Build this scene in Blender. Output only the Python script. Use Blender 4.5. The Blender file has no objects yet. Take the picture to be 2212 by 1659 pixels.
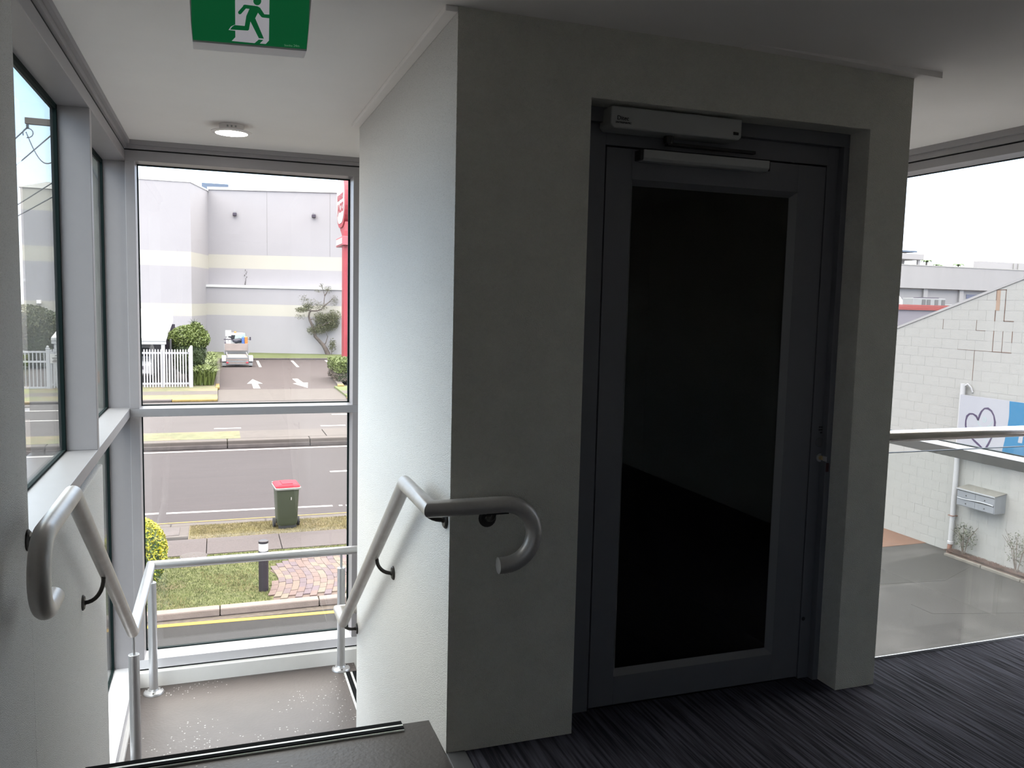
import bpy, bmesh, math, random
from mathutils import Vector, Matrix
rnd = random.Random(7)
C = bpy.context.scene.collection
SC = bpy.context.scene

# ------------------------------------------------------------------ camera, sky, exposure
cam_d = bpy.data.cameras.new('camera')
cam_d.sensor_width = 36.0
cam_d.lens = 1795.68 / 2212 * 36.0
cam_d.clip_start = 0.05
cam_d.clip_end = 800
cam = bpy.data.objects.new('camera', cam_d)
C.objects.link(cam)
R_ = Vector((0.94257933, -0.33316231, 0.02338968))
U_ = Vector((0.01023807, 0.09882315, 0.99505234))
F_ = Vector((0.33382538, 0.93767631, -0.0965596))
M_ = Matrix((R_, U_, -F_)).transposed().to_4x4()
M_.translation = Vector((0, 0, 1.5))
cam.matrix_world = M_
SC.camera = cam

SC.view_settings.view_transform = 'Standard'
SC.view_settings.look = 'None'
SC.view_settings.exposure = 0.0
SC.view_settings.gamma = 1.0
SC.view_settings.use_curve_mapping = False
SC.cycles.use_denoising = True
SC.cycles.max_bounces = 12
SC.cycles.diffuse_bounces = 6
SC.cycles.transparent_max_bounces = 24
SC.cycles.sample_clamp_indirect = 6.0

SKY_STRENGTH = 1.0
w = bpy.data.worlds.new('sky')
SC.world = w
w.use_nodes = True
nt = w.node_tree
nt.nodes.clear()
n_out = nt.nodes.new('ShaderNodeOutputWorld')
n_bg = nt.nodes.new('ShaderNodeBackground')
n_tc = nt.nodes.new('ShaderNodeTexCoord')
n_sep = nt.nodes.new('ShaderNodeSeparateXYZ')
n_rmp = nt.nodes.new('ShaderNodeValToRGB')
n_noi = nt.nodes.new('ShaderNodeTexNoise')
n_nr = nt.nodes.new('ShaderNodeValToRGB')
n_mix = nt.nodes.new('ShaderNodeMixRGB')
nt.links.new(n_tc.outputs['Generated'], n_sep.inputs[0])
nt.links.new(n_sep.outputs['Z'], n_rmp.inputs[0])
e = n_rmp.color_ramp.elements
e[0].position = 0.0
e[0].color = (0.41, 0.41, 0.415, 1)
e[1].position = 1.0
e[1].color = (1.12, 1.08, 1.03, 1)
k = e.new(0.24)
k.color = (0.19, 0.305, 0.46, 1)
k = e.new(0.50)
k.color = (0.92, 0.90, 0.87, 1)
n_noi.inputs['Scale'].default_value = 2.2
n_noi.inputs['Detail'].default_value = 5
nt.links.new(n_tc.outputs['Generated'], n_noi.inputs['Vector'])
nt.links.new(n_noi.outputs['Fac'], n_nr.inputs[0])
n_nr.color_ramp.elements[0].position = 0.50
n_nr.color_ramp.elements[0].color = (0, 0, 0, 1)
n_nr.color_ramp.elements[1].position = 0.75
n_nr.color_ramp.elements[1].color = (0.3, 0.3, 0.3, 1)
nt.links.new(n_nr.outputs[0], n_mix.inputs[0])
nt.links.new(n_rmp.outputs[0], n_mix.inputs[1])
n_mix.inputs[2].default_value = (0.72, 0.71, 0.70, 1)
nt.links.new(n_mix.outputs[0], n_bg.inputs['Color'])
n_bg.inputs['Strength'].default_value = 8.8 * SKY_STRENGTH
nt.links.new(n_bg.outputs[0], n_out.inputs[0])

# ------------------------------------------------------------------ materials
MATS = {}


def mat(name, col, rough=0.6, metal=0.0, var=None, bump=None, spec=0.5, emit=None, stretch=None, tint=None):
    """var=(scale, amount), bump=(scale, distance), stretch = per-axis scale of the texture space,
    tint=(colour, scale, low, high) blends a second colour in blotches"""
    m = bpy.data.materials.new(name)
    m.use_nodes = True
    t = m.node_tree
    b = t.nodes['Principled BSDF']
    b.inputs['Roughness'].default_value = rough
    b.inputs['Metallic'].default_value = metal
    b.inputs['Specular IOR Level'].default_value = spec
    b.inputs['Base Color'].default_value = (*col, 1)
    if var or bump or tint:
        tc = t.nodes.new('ShaderNodeTexCoord')
        mp = t.nodes.new('ShaderNodeMapping')
        t.links.new(tc.outputs['Object'], mp.inputs[0])
        if stretch:
            mp.inputs['Scale'].default_value = stretch
    last = None
    if var:
        nz = t.nodes.new('ShaderNodeTexNoise')
        nz.inputs['Scale'].default_value = var[0]
        nz.inputs['Detail'].default_value = 6
        nz.inputs['Roughness'].default_value = 0.65
        t.links.new(mp.outputs[0], nz.inputs['Vector'])
        r = t.nodes.new('ShaderNodeValToRGB')
        a = var[1]
        r.color_ramp.elements[0].position = 0.3
        r.color_ramp.elements[1].position = 0.7
        r.color_ramp.elements[0].color = (*[c * (1 - a) for c in col], 1)
        r.color_ramp.elements[1].color = (*[min(1, c * (1 + a)) for c in col], 1)
        t.links.new(nz.outputs['Fac'], r.inputs[0])
        last = r.outputs[0]
    if tint:
        n2 = t.nodes.new('ShaderNodeTexNoise')
        n2.inputs['Scale'].default_value = tint[1]
        n2.inputs['Detail'].default_value = 4
        t.links.new(mp.outputs[0], n2.inputs['Vector'])
        r2 = t.nodes.new('ShaderNodeValToRGB')
        r2.color_ramp.elements[0].position = tint[2]
        r2.color_ramp.elements[1].position = tint[3]
        t.links.new(n2.outputs['Fac'], r2.inputs[0])
        mx = t.nodes.new('ShaderNodeMixRGB')
        t.links.new(r2.outputs[0], mx.inputs[0])
        if last:
            t.links.new(last, mx.inputs[1])
        else:
            mx.inputs[1].default_value = (*col, 1)
        mx.inputs[2].default_value = (*tint[0], 1)
        last = mx.outputs[0]
    if last:
        t.links.new(last, b.inputs['Base Color'])
    if bump:
        nb = t.nodes.new('ShaderNodeTexNoise')
        nb.inputs['Scale'].default_value = bump[0]
        nb.inputs['Detail'].default_value = 3
        t.links.new(mp.outputs[0], nb.inputs['Vector'])
        bp = t.nodes.new('ShaderNodeBump')
        bp.inputs['Strength'].default_value = 1.0
        bp.inputs['Distance'].default_value = bump[1]
        t.links.new(nb.outputs['Fac'], bp.inputs['Height'])
        t.links.new(bp.outputs[0], b.inputs['Normal'])
    if emit:
        b.inputs['Emission Color'].default_value = (*emit[0], 1)
        b.inputs['Emission Strength'].default_value = emit[1]
    MATS[name] = m
    return m


def speckle(m, scale, size, col, jitter=1.0, keep=0.85, drift=0.52, warp=0.012):
    """adds sparse chips of another colour to a material made by mat()"""
    t = m.node_tree
    b = t.nodes['Principled BSDF']
    tc = t.nodes.new('ShaderNodeTexCoord')
    v = t.nodes.new('ShaderNodeTexVoronoi')
    v.inputs['Scale'].default_value = scale
    v.inputs['Randomness'].default_value = jitter
    wn = t.nodes.new('ShaderNodeTexNoise')
    wn.inputs['Scale'].default_value = 160
    t.links.new(tc.outputs['Object'], wn.inputs['Vector'])
    wa = t.nodes.new('ShaderNodeVectorMath')
    wa.operation = 'MULTIPLY_ADD'
    wa.inputs[1].default_value = (warp, warp, warp)
    t.links.new(wn.outputs['Color'], wa.inputs[0])
    t.links.new(tc.outputs['Object'], wa.inputs[2])
    t.links.new(wa.outputs[0], v.inputs['Vector'])
    g = t.nodes.new('ShaderNodeMath')
    g.operation = 'LESS_THAN'
    g.inputs[1].default_value = size
    t.links.new(v.outputs['Distance'], g.inputs[0])
    s = t.nodes.new('ShaderNodeSeparateColor')
    t.links.new(v.outputs['Color'], s.inputs[0])
    h = t.nodes.new('ShaderNodeMath')
    h.operation = 'GREATER_THAN'
    h.inputs[1].default_value = keep
    t.links.new(s.outputs[0], h.inputs[0])
    # chips gather in drifts
    nz = t.nodes.new('ShaderNodeTexNoise')
    nz.inputs['Scale'].default_value = 2.5
    t.links.new(tc.outputs['Object'], nz.inputs['Vector'])
    h2 = t.nodes.new('ShaderNodeMath')
    h2.operation = 'GREATER_THAN'
    h2.inputs[1].default_value = drift
    t.links.new(nz.outputs['Fac'], h2.inputs[0])
    mm = t.nodes.new('ShaderNodeMath')
    mm.operation = 'MULTIPLY'
    t.links.new(g.outputs[0], mm.inputs[0])
    t.links.new(h.outputs[0], mm.inputs[1])
    m3 = t.nodes.new('ShaderNodeMath')
    m3.operation = 'MULTIPLY'
    t.links.new(mm.outputs[0], m3.inputs[0])
    t.links.new(h2.outputs[0], m3.inputs[1])
    mx = t.nodes.new('ShaderNodeMixRGB')
    old = b.inputs['Base Color'].links
    if old:
        t.links.new(old[0].from_socket, mx.inputs[1])
    else:
        mx.inputs[1].default_value = b.inputs['Base Color'].default_value
    mx.inputs[2].default_value = (*col, 1)
    t.links.new(m3.outputs[0], mx.inputs[0])
    t.links.new(mx.outputs[0], b.inputs['Base Color'])


def glass(name, tint=(0.93, 0.96, 0.95), ior=1.5):
    m = bpy.data.materials.new(name)
    m.use_nodes = True
    t = m.node_tree
    t.nodes.clear()
    o = t.nodes.new('ShaderNodeOutputMaterial')
    mx = t.nodes.new('ShaderNodeMixShader')
    tr = t.nodes.new('ShaderNodeBsdfTransparent')
    gl = t.nodes.new('ShaderNodeBsdfGlossy')
    gl.inputs['Roughness'].default_value = 0.0
    tr.inputs['Color'].default_value = (*tint, 1)
    fr = t.nodes.new('ShaderNodeFresnel')
    ge = t.nodes.new('ShaderNodeNewGeometry')
    mr = t.nodes.new('ShaderNodeMapRange')   # the Fresnel node inverts its IOR on back faces: undo that
    mr.inputs['To Min'].default_value = ior
    mr.inputs['To Max'].default_value = 1.0 / ior
    t.links.new(ge.outputs['Backfacing'], mr.inputs['Value'])
    t.links.new(mr.outputs[0], fr.inputs['IOR'])
    t.links.new(fr.outputs[0], mx.inputs[0])
    t.links.new(tr.outputs[0], mx.inputs[1])
    t.links.new(gl.outputs[0], mx.inputs[2])
    t.links.new(mx.outputs[0], o.inputs[0])
    MATS[name] = m
    return m


mat('paint_texture', (0.74, 0.725, 0.65), 0.85, var=(9, 0.05), bump=(260, 0.008), spec=0.25)
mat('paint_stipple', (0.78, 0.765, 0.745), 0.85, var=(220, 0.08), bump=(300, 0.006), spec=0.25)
speckle(MATS['paint_stipple'], 190, 0.42, (0.66, 0.645, 0.62), keep=0.60, drift=0.0, warp=0.005)  # darker flecks put the shading of the stipple pits into the colour
mat('ceiling_paint', (0.8866, 0.8483, 0.828), 0.9, var=(3, 0.015), spec=0.2)
mat('white_paint', (0.76, 0.7458, 0.7315), 0.7, var=(6, 0.03), spec=0.3)
mat('aluminium', (0.307, 0.2906, 0.3011), 0.42, 0.15, var=(14, 0.02))
mat('aluminium_sill', (0.624, 0.612, 0.64), 0.40, 0.1, var=(14, 0.02))
mat('aluminium_transom', (0.3006, 0.2942, 0.3102), 0.40, 0.1, var=(14, 0.02))
mat('gasket', (0.006, 0.014, 0.014), 0.7, spec=0.1)
mat('dark_gap', (0.006, 0.006, 0.007), 0.8)
mat('door_aluminium', (0.1395, 0.1395, 0.153), 0.5, 0.2, var=(18, 0.03))
mat('door_bead', (0.20, 0.20, 0.21), 0.4, 0.25)
mat('steel', (0.50, 0.475, 0.455), 0.42, 0.62, var=(7, 0.14), bump=(90, 0.0004))
mat('steel_dark', (0.05, 0.045, 0.042), 0.42, 0.7, var=(20, 0.2))
mat('satin_aluminium', (0.561, 0.561, 0.578), 0.38, 0.8, var=(8, 0.05))
mat('polished_steel', (0.62, 0.58, 0.55), 0.2, 1.0, var=(6, 0.06))
m = mat('concrete_floor', (0.0862, 0.0718, 0.0679), 0.5, var=(5, 0.10), bump=(60, 0.0012), tint=((0.1069, 0.0870, 0.0821), 1.6, 0.45, 0.75))
speckle(m, 75, 0.28, (0.42, 0.40, 0.39), keep=0.86)
m = mat('concrete_landing', (0.0557, 0.0475, 0.0442), 0.45, var=(8, 0.16), bump=(70, 0.0014), tint=((0.0647, 0.0571, 0.0547), 3, 0.4, 0.7))
speckle(m, 45, 0.22, (0.28, 0.26, 0.24), keep=0.80)
mat('nosing_rubber', (0.010, 0.011, 0.012), 0.95, spec=0.08)
mat('nosing_aluminium', (0.77, 0.79, 0.77), 0.45, 0.3)
mat('plastic_grey', (0.36, 0.36, 0.35), 0.5)
mat('plastic_dark', (0.10, 0.10, 0.105), 0.5)
mat('black', (0.01, 0.01, 0.011), 0.5)
mat('brass', (0.55, 0.42, 0.2), 0.3, 0.9)
mat('key_red', (0.05, 0.012, 0.012), 0.5)
mat('sign_white', (0.74, 0.73, 0.78), 0.5, emit=((0.72, 0.70, 0.76), 0.30))
mat('sign_green', (0.004, 0.17, 0.05), 0.45, emit=((0.002, 0.17, 0.05), 0.30))
mat('sign_print', (0.35, 0.50, 0.40), 0.5, emit=((0.25, 0.38, 0.28), 0.25))
mat('sign_body', (0.80, 0.78, 0.82), 0.45)
mat('lamp_lens', (0.9, 0.9, 0.9), 0.4, emit=((1.0, 0.95, 0.88), 45.0))
mat('lamp_body', (0.80, 0.76, 0.74), 0.5)
mat('asphalt_drive', (0.0166, 0.0145, 0.0141), 0.9, var=(14, 0.22), bump=(90, 0.006), tint=((0.0349, 0.0316, 0.0309), 0.9, 0.5, 0.7))
mat('asphalt_road', (0.033, 0.0253, 0.0267), 0.9, var=(2.5, 0.09), bump=(60, 0.006), stretch=(0.25, 1, 1))
mat('asphalt_far', (0.0574, 0.0477, 0.0473), 0.9, var=(2.0, 0.08), stretch=(0.2, 1, 1))
mat('asphalt_carpark', (0.0442, 0.0315, 0.031), 0.9, var=(1.0, 0.10))
mat('concrete_pale', (0.0696, 0.057, 0.0515), 0.85, var=(3.0, 0.12), bump=(50, 0.003))
mat('concrete_kerb', (0.1545, 0.125, 0.1136), 0.85, var=(4.0, 0.12), bump=(50, 0.003))
mat('concrete_dirty', (0.0687, 0.0565, 0.055), 0.85, var=(2.0, 0.25), bump=(40, 0.004))
mat('concrete_path', (0.063, 0.0496, 0.049), 0.9, var=(55, 0.34), bump=(70, 0.004))
mat('line_white', (0.3583, 0.3351, 0.3235), 0.7, var=(10, 0.06))
mat('line_yellow', (0.3178, 0.1907, 0.0231), 0.7, var=(18, 0.15))
mat('kerb_yellow', (0.1872, 0.1249, 0.0364), 0.8, var=(6, 0.25))
mat('grass_lawn', (0.1008, 0.1073, 0.0357), 0.95, var=(9, 0.35), bump=(80, 0.03), tint=((0.1680, 0.1276, 0.0672), 1.3, 0.55, 0.75))
mat('grass_verge', (0.1508, 0.1299, 0.0587), 0.95, var=(9, 0.3), bump=(80, 0.03), tint=((0.1949, 0.1411, 0.0840), 1.2, 0.42, 0.7))
mat('grass_far', (0.1, 0.1, 0.05), 0.95, var=(3, 0.3), tint=((0.1478, 0.1109, 0.0638), 0.8, 0.45, 0.65))
mat('grass_bank', (0.0838, 0.1011, 0.0318), 0.95, var=(2, 0.25))
mat('blade_green', (0.1008, 0.1202, 0.039), 0.8, var=(5, 0.4))
mat('blade_dry', (0.176, 0.1466, 0.0671), 0.8, var=(5, 0.35))
mat('soil', (0.0781, 0.0625, 0.0508), 0.95, var=(10, 0.3))
for i, c in enumerate([(.108,.071,.062),(.094,.067,.068),(.119,.087,.068),(.088,.063,.071),(.113,.078,.069),(.122,.098,.074)]):
    mat('paver_%s' % 'abcdef'[i], c, 0.85, var=(22, 0.12), bump=(80, 0.003))
mat('paver_joint', (0.0938, 0.0664, 0.0547), 0.95, var=(20, 0.2))
mat('bin_green', (0.0382, 0.0458, 0.0283), 0.5, var=(5, 0.06))
mat('bin_lid', (0.34, 0.012, 0.025), 0.6, var=(4, 0.05), spec=0.2)
mat('bin_rim', (0.2217, 0.2217, 0.2083), 0.5)
mat('rubber', (0.015, 0.015, 0.017), 0.75)
mat('bollard_dark', (0.0195, 0.0156, 0.0219), 0.45)
mat('bollard_lens', (0.5375, 0.5509, 0.5509), 0.35)
mat('leaf_yellow', (0.3359, 0.3091, 0.0168), 0.55, var=(14, 0.3))
mat('leaf_lime', (0.1613, 0.215, 0.0201), 0.55, var=(14, 0.35))
mat('leaf_dark', (0.0352, 0.0781, 0.0172), 0.6, var=(14, 0.4))
mat('leaf_bush', (0.0877, 0.1148, 0.0236), 0.6, var=(3, 0.35))
mat('leaf_bush_dark', (0.0419, 0.0594, 0.0198), 0.6, var=(3, 0.35))
mat('leaf_olive', (0.0751, 0.0789, 0.0338), 0.6, var=(4, 0.35))
mat('leaf_shrub', (0.055, 0.062, 0.038), 0.6, var=(14, 0.4))
mat('leaf_grey', (0.0938, 0.0938, 0.0547), 0.7, var=(6, 0.35))
mat('twig', (0.1016, 0.0781, 0.0664), 0.9)
mat('bark', (0.0938, 0.0742, 0.0664), 0.95, var=(4, 0.3))
mat('pole_timber', (0.1411, 0.1478, 0.1344), 0.9, var=(3, 0.12), stretch=(6, 6, 0.6))
mat('arm_timber', (0.10, 0.085, 0.075), 0.9, var=(3, 0.25), stretch=(1, 8, 8))
mat('wire', (0.03, 0.045, 0.055), 0.6)
mat('wall_grey', (0.2915, 0.277, 0.2916), 0.85, var=(0.35, 0.03))
mat('wall_cream', (0.3813, 0.3583, 0.3178), 0.85, var=(0.35, 0.02))
mat('wall_cap', (0.5039, 0.4972, 0.4972), 0.7)
mat('roof_sheet', (0.2217, 0.215, 0.2083), 0.7, var=(0.6, 0.15))
mat('steel_blue', (0.06, 0.085, 0.13), 0.6)
mat('fence_white', (0.3583, 0.3524, 0.3698), 0.45)
mat('carport_white', (0.4434, 0.4367, 0.4367), 0.5)
mat('interior_dark', (0.05, 0.04, 0.06), 0.8)
mat('car_white', (0.4032, 0.4032, 0.4166), 0.25)
mat('car_glass', (0.02, 0.022, 0.028), 0.1)
mat('sign_red', (0.2822, 0.0303, 0.0437), 0.5, var=(1.0, 0.05))
mat('sign_red_light', (0.3359, 0.0807, 0.1008), 0.5)
mat('sign_face', (0.4434, 0.43, 0.4166), 0.45)
mat('sign_orange', (0.75, 0.3, 0.05), 0.5)
mat('timber_pale', (0.2284, 0.1882, 0.1747), 0.8, var=(4, 0.1))
mat('galvanised', (0.2553, 0.2553, 0.262), 0.5, 0.5, var=(4, 0.1))
mat('tail_red', (0.45, 0.03, 0.05), 0.4)
mat('drum_blue', (0.0625, 0.125, 0.3281), 0.5)
mat('drum_orange', (0.4531, 0.1562, 0.0312), 0.5, var=(9, 0.3))
mat('tarp_dark', (0.035, 0.035, 0.05), 0.7)
mat('tarp_green', (0.2344, 0.3281, 0.2969), 0.6)
mat('block_paint', (0.2156, 0.2107, 0.2033), 0.85, var=(1.2, 0.05), bump=(60, 0.003))
mat('block_joint', (0.1756, 0.1711, 0.1664), 0.9)
mat('crack_rust', (0.08, 0.044, 0.032), 0.9, var=(6, 0.5))
mat('rust_stain', (0.195, 0.1326, 0.0975), 0.9, var=(4, 0.1))
mat('pipe_white', (0.2912, 0.286, 0.2964), 0.5)
mat('pipe_rust', (0.1406, 0.0664, 0.0469), 0.8, var=(12, 0.3))
mat('banner_white', (0.2192, 0.2192, 0.2443), 0.45)
mat('banner_blue', (0.0, 0.0884, 0.1914), 0.45)
mat('banner_purple', (0.0213, 0.0082, 0.041), 0.5)
mat('banner_green', (0.2, 0.265, 0.265), 0.5)
mat('mailbox_grey', (0.1612, 0.169, 0.1872), 0.45, 0.2, var=(5, 0.05))
mat('mailbox_light', (0.2658, 0.2716, 0.2889), 0.4, 0.2)
mat('mailbox_top', (0.0938, 0.0898, 0.082), 0.9, var=(20, 0.35))
mat('mulch', (0.0938, 0.0586, 0.0469), 0.95, var=(30, 0.4), bump=(60, 0.02))
mat('mulch_chip', (0.061, 0.033, 0.0267), 0.9, var=(8, 0.6))
mat('timber_edge', (0.1016, 0.0898, 0.0781), 0.9, var=(5, 0.25))
mat('paving_orange', (0.0858, 0.0397, 0.0238), 0.85, var=(5, 0.2))
mat('roof_red', (0.2184, 0.0364, 0.0311), 0.6)
mat('wall_mauve', (0.1404, 0.13, 0.1508), 0.85)
mat('warehouse', (0.2047, 0.1966, 0.2005), 0.85, var=(0.5, 0.05), stretch=(4, 4, 0.3))
mat('warehouse_low', (0.1865, 0.1796, 0.1865), 0.85, var=(0.5, 0.05))
mat('window_dark', (0.05, 0.055, 0.10), 0.3)
mat('unit_case', (0.16, 0.165, 0.17), 0.6, var=(2, 0.05))
mat('roof_unit_grey', (0.22, 0.21, 0.215), 0.7)
mat('palm', (0.0781, 0.125, 0.0469), 0.7)
mat('louvre', (0.07, 0.068, 0.072), 0.7)
glass('window_glass', (0.985, 0.99, 0.985))
glass('tinted_glass', (0.90, 0.93, 0.92))
glass('door_glass', (0.30, 0.31, 0.31))
glass('balustrade_glass', (0.975, 0.99, 0.985))

# carpet: ribbed dark loop pile, ribs running into the room
m = bpy.data.materials.new('carpet')
m.use_nodes = True
t = m.node_tree
b = t.nodes['Principled BSDF']
b.inputs['Roughness'].default_value = 0.95
b.inputs['Specular IOR Level'].default_value = 0.15
tc = t.nodes.new('ShaderNodeTexCoord')
mp = t.nodes.new('ShaderNodeMapping')
mp.inputs['Scale'].default_value = (75, 3.0, 1)
t.links.new(tc.outputs['Object'], mp.inputs[0])
nz = t.nodes.new('ShaderNodeTexNoise')
nz.inputs['Scale'].default_value = 1.0
nz.inputs['Detail'].default_value = 4
t.links.new(mp.outputs[0], nz.inputs['Vector'])
cr = t.nodes.new('ShaderNodeValToRGB')
cr.color_ramp.elements[0].position = 0.38
cr.color_ramp.elements[0].color = (0.016, 0.016, 0.022, 1)
cr.color_ramp.elements[1].position = 0.62
cr.color_ramp.elements[1].color = (0.075, 0.073, 0.095, 1)
t.links.new(nz.outputs['Fac'], cr.inputs[0])
t.links.new(cr.outputs[0], b.inputs['Base Color'])
wv = t.nodes.new('ShaderNodeTexNoise')
wv.inputs['Scale'].default_value = 2.0
t.links.new(mp.outputs[0], wv.inputs['Vector'])
bp = t.nodes.new('ShaderNodeBump')
bp.inputs['Distance'].default_value = 0.006
t.links.new(wv.outputs['Fac'], bp.inputs['Height'])
t.links.new(bp.outputs[0], b.inputs['Normal'])
MATS['carpet'] = m


# ------------------------------------------------------------------ mesh helpers
def off(o):
    v = Vector((0, 0, 0))
    while o is not None:
        v += o.location
        o = o.parent
    return v


class MB:
    def __init__(s):
        s.v, s.f = [], []

    def add(s, vs, fs):
        n = len(s.v)
        s.v += [tuple(p) for p in vs]
        s.f += [tuple(i + n for i in f) for f in fs]
        return s

    def box(s, x0, y0, z0, x1, y1, z1):
        x0, x1 = min(x0, x1), max(x0, x1)
        y0, y1 = min(y0, y1), max(y0, y1)
        z0, z1 = min(z0, z1), max(z0, z1)
        v = [(x0, y0, z0), (x1, y0, z0), (x1, y1, z0), (x0, y1, z0), (x0, y0, z1), (x1, y0, z1), (x1, y1, z1), (x0, y1, z1)]
        return s.add(v, [(0, 3, 2, 1), (4, 5, 6, 7), (0, 1, 5, 4), (1, 2, 6, 5), (2, 3, 7, 6), (3, 0, 4, 7)])

    def hexa(s, v):
        return s.add(v, [(0, 3, 2, 1), (4, 5, 6, 7), (0, 1, 5, 4), (1, 2, 6, 5), (2, 3, 7, 6), (3, 0, 4, 7)])

    def prism(s, poly, axis, a, b):
        """poly: 2-D outline (counter-clockwise or not), extruded along axis from a to b.
        axis 'z': poly=(x,y); 'y': poly=(x,z); 'x': poly=(y,z)"""
        def P(u, v, w):
            return {'z': (u, v, w), 'y': (u, w, v), 'x': (w, u, v)}[axis]
        n = len(poly)
        vs = [P(u, v, a) for u, v in poly] + [P(u, v, b) for u, v in poly]
        fs = [tuple(range(n))[::-1], tuple(range(n, 2 * n))] + [(i, (i + 1) % n, n + (i + 1) % n, n + i) for i in range(n)]
        return s.add(vs, fs)

    def tube(s, pts, r, n=12, caps=True, closed=False):
        pts = [Vector(p) for p in pts]
        rs = r if isinstance(r, (list, tuple)) else [r] * len(pts)
        rings = []
        nrm = None
        for i, p in enumerate(pts):
            d0 = (pts[i] - pts[i - 1]).normalized() if i > 0 else None
            d1 = (pts[i + 1] - pts[i]).normalized() if i < len(pts) - 1 else None
            if d0 is None:
                d0 = d1
            if d1 is None:
                d1 = d0
            tg = (d0 + d1)
            tg = tg.normalized() if tg.length > 1e-6 else d1
            if nrm is None:
                a = Vector((0, 0, 1)) if abs(d0.z) < 0.9 else Vector((1, 0, 0))
                nrm = d0.cross(a).normalized()
            # ring perpendicular to the incoming segment, sheared onto the mitre plane
            n0 = (nrm - d0 * nrm.dot(d0)).normalized()
            b0 = d0.cross(n0)
            ring = []
            for j in range(n):
                t_ = 2 * math.pi * j / n
                o = n0 * math.cos(t_) * rs[i] + b0 * math.sin(t_) * rs[i]
                den = tg.dot(d0)
                if den > 0.2:
                    o = o - d0 * (o.dot(tg) / den)
                ring.append(p + o)
            rings.append(ring)
            # carry the frame across the bend
            ax = d0.cross(d1)
            if ax.length > 1e-6:
                ang = d0.angle(d1)
                nrm = Matrix.Rotation(ang, 3, ax.normalized()) @ n0
            else:
                nrm = n0
        vs = [q for rg in rings for q in rg]
        fs = []
        m_ = len(rings)
        for i in range(m_ - 1):
            for j in range(n):
                k_ = (j + 1) % n
                fs.append((i * n + j, i * n + k_, (i + 1) * n + k_, (i + 1) * n + j))
        if caps:
            fs.append(tuple(range(n))[::-1])
            fs.append(tuple((m_ - 1) * n + j for j in range(n)))
        return s.add(vs, fs)

    def cyl(s, p0, p1, r0, r1=None, n=16):
        return s.tube([p0, p1], [r0, r0 if r1 is None else r1], n)

    def lathe(s, c, prof, n=24, ax='z'):
        """prof: (radius, offset along the axis)"""
        vs, fs = [], []
        for r, h in prof:
            for j in range(n):
                a = 2 * math.pi * j / n
                u, v = r * math.cos(a), r * math.sin(a)
                d = {'z': (u, v, h), 'y': (u, h, v), 'x': (h, u, v)}[ax]
                vs.append((c[0] + d[0], c[1] + d[1], c[2] + d[2]))
        for i in range(len(prof) - 1):
            for j in range(n):
                k_ = (j + 1) % n
                fs.append((i * n + j, i * n + k_, (i + 1) * n + k_, (i + 1) * n + j))
        fs.append(tuple(range(n))[::-1])
        fs.append(tuple((len(prof) - 1) * n + j for j in range(n)))
        return s.add(vs, fs)

    def rot(s, c, ang, axis='Z'):
        M = Matrix.Rotation(ang, 3, axis)
        c = Vector(c)
        s.v = [tuple(c + M @ (Vector(p) - c)) for p in s.v]
        return s

    def build(s, name, m, parent=None, bevel=0.0, smooth=False, seg=2, sub=0):
        o = parent
        d = off(parent) if parent is not None else Vector((0, 0, 0))
        me = bpy.data.meshes.new(name)
        me.from_pydata([tuple(Vector(p) - d) for p in s.v], [], s.f)
        bm = bmesh.new()
        bm.from_mesh(me)
        bmesh.ops.recalc_face_normals(bm, faces=bm.faces)
        bm.to_mesh(me)
        bm.free()
        me.materials.append(MATS[m] if isinstance(m, str) else m)
        ob = bpy.data.objects.new(name, me)
        C.objects.link(ob)
        if parent is not None:
            ob.parent = parent
        if bevel:
            bv = ob.modifiers.new('bevel', 'BEVEL')
            bv.width = bevel
            bv.segments = seg
            bv.limit_method = 'ANGLE'
            bv.angle_limit = math.radians(40)
        if sub:
            sb = ob.modifiers.new('subdivision', 'SUBSURF')
            sb.levels = sb.render_levels = sub
        if smooth:
            for p in me.polygons:
                p.use_smooth = True
            if not sub:
                try:
                    me.set_sharp_from_angle(angle=math.radians(38))
                except Exception:
                    pass
        return ob


def tag(o, label=None, cat=None, group=None, kind=None):
    if label:
        o['label'] = label
    if cat:
        o['category'] = cat
    if group:
        o['group'] = group
    if kind:
        o['kind'] = kind
    return o


def thing(name, loc, label, cat, group=None):
    o = bpy.data.objects.new(name, None)
    o.empty_display_size = 0.1
    C.objects.link(o)
    o.location = loc
    return tag(o, label, cat, group)


def struct(name, loc, label):
    o = bpy.data.objects.new(name, None)
    C.objects.link(o)
    o.location = loc
    return tag(o, label, None, None, 'structure')


def B(*a):
    return MB().box(*a)


def text_mesh(s, size, ext=0.0008, bold=0.0):
    cu = bpy.data.curves.new('lettering', 'FONT')
    cu.body = s
    cu.size = size
    cu.extrude = ext
    cu.offset = bold
    cu.resolution_u = 3
    ob = bpy.data.objects.new('lettering', cu)
    C.objects.link(ob)
    dg = bpy.context.evaluated_depsgraph_get()
    me = ob.evaluated_get(dg).to_mesh()
    v = [tuple(p.co) for p in me.vertices]
    f = [tuple(p.vertices) for p in me.polygons]
    ob.evaluated_get(dg).to_mesh_clear()
    bpy.data.objects.remove(ob)
    bpy.data.curves.remove(cu)
    return v, f


def text(name, s, size, fn, m, parent, width=None, bold=0.0):
    v, f = text_mesh(s, size, bold=bold)
    if width:
        x0 = min(p[0] for p in v)
        x1 = max(p[0] for p in v)
        v = [((p[0] - x0) * width / (x1 - x0), p[1], p[2]) for p in v]
    mb = MB()
    mb.add([fn(*p) for p in v], f)
    return mb.build(name, m, parent)


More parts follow.
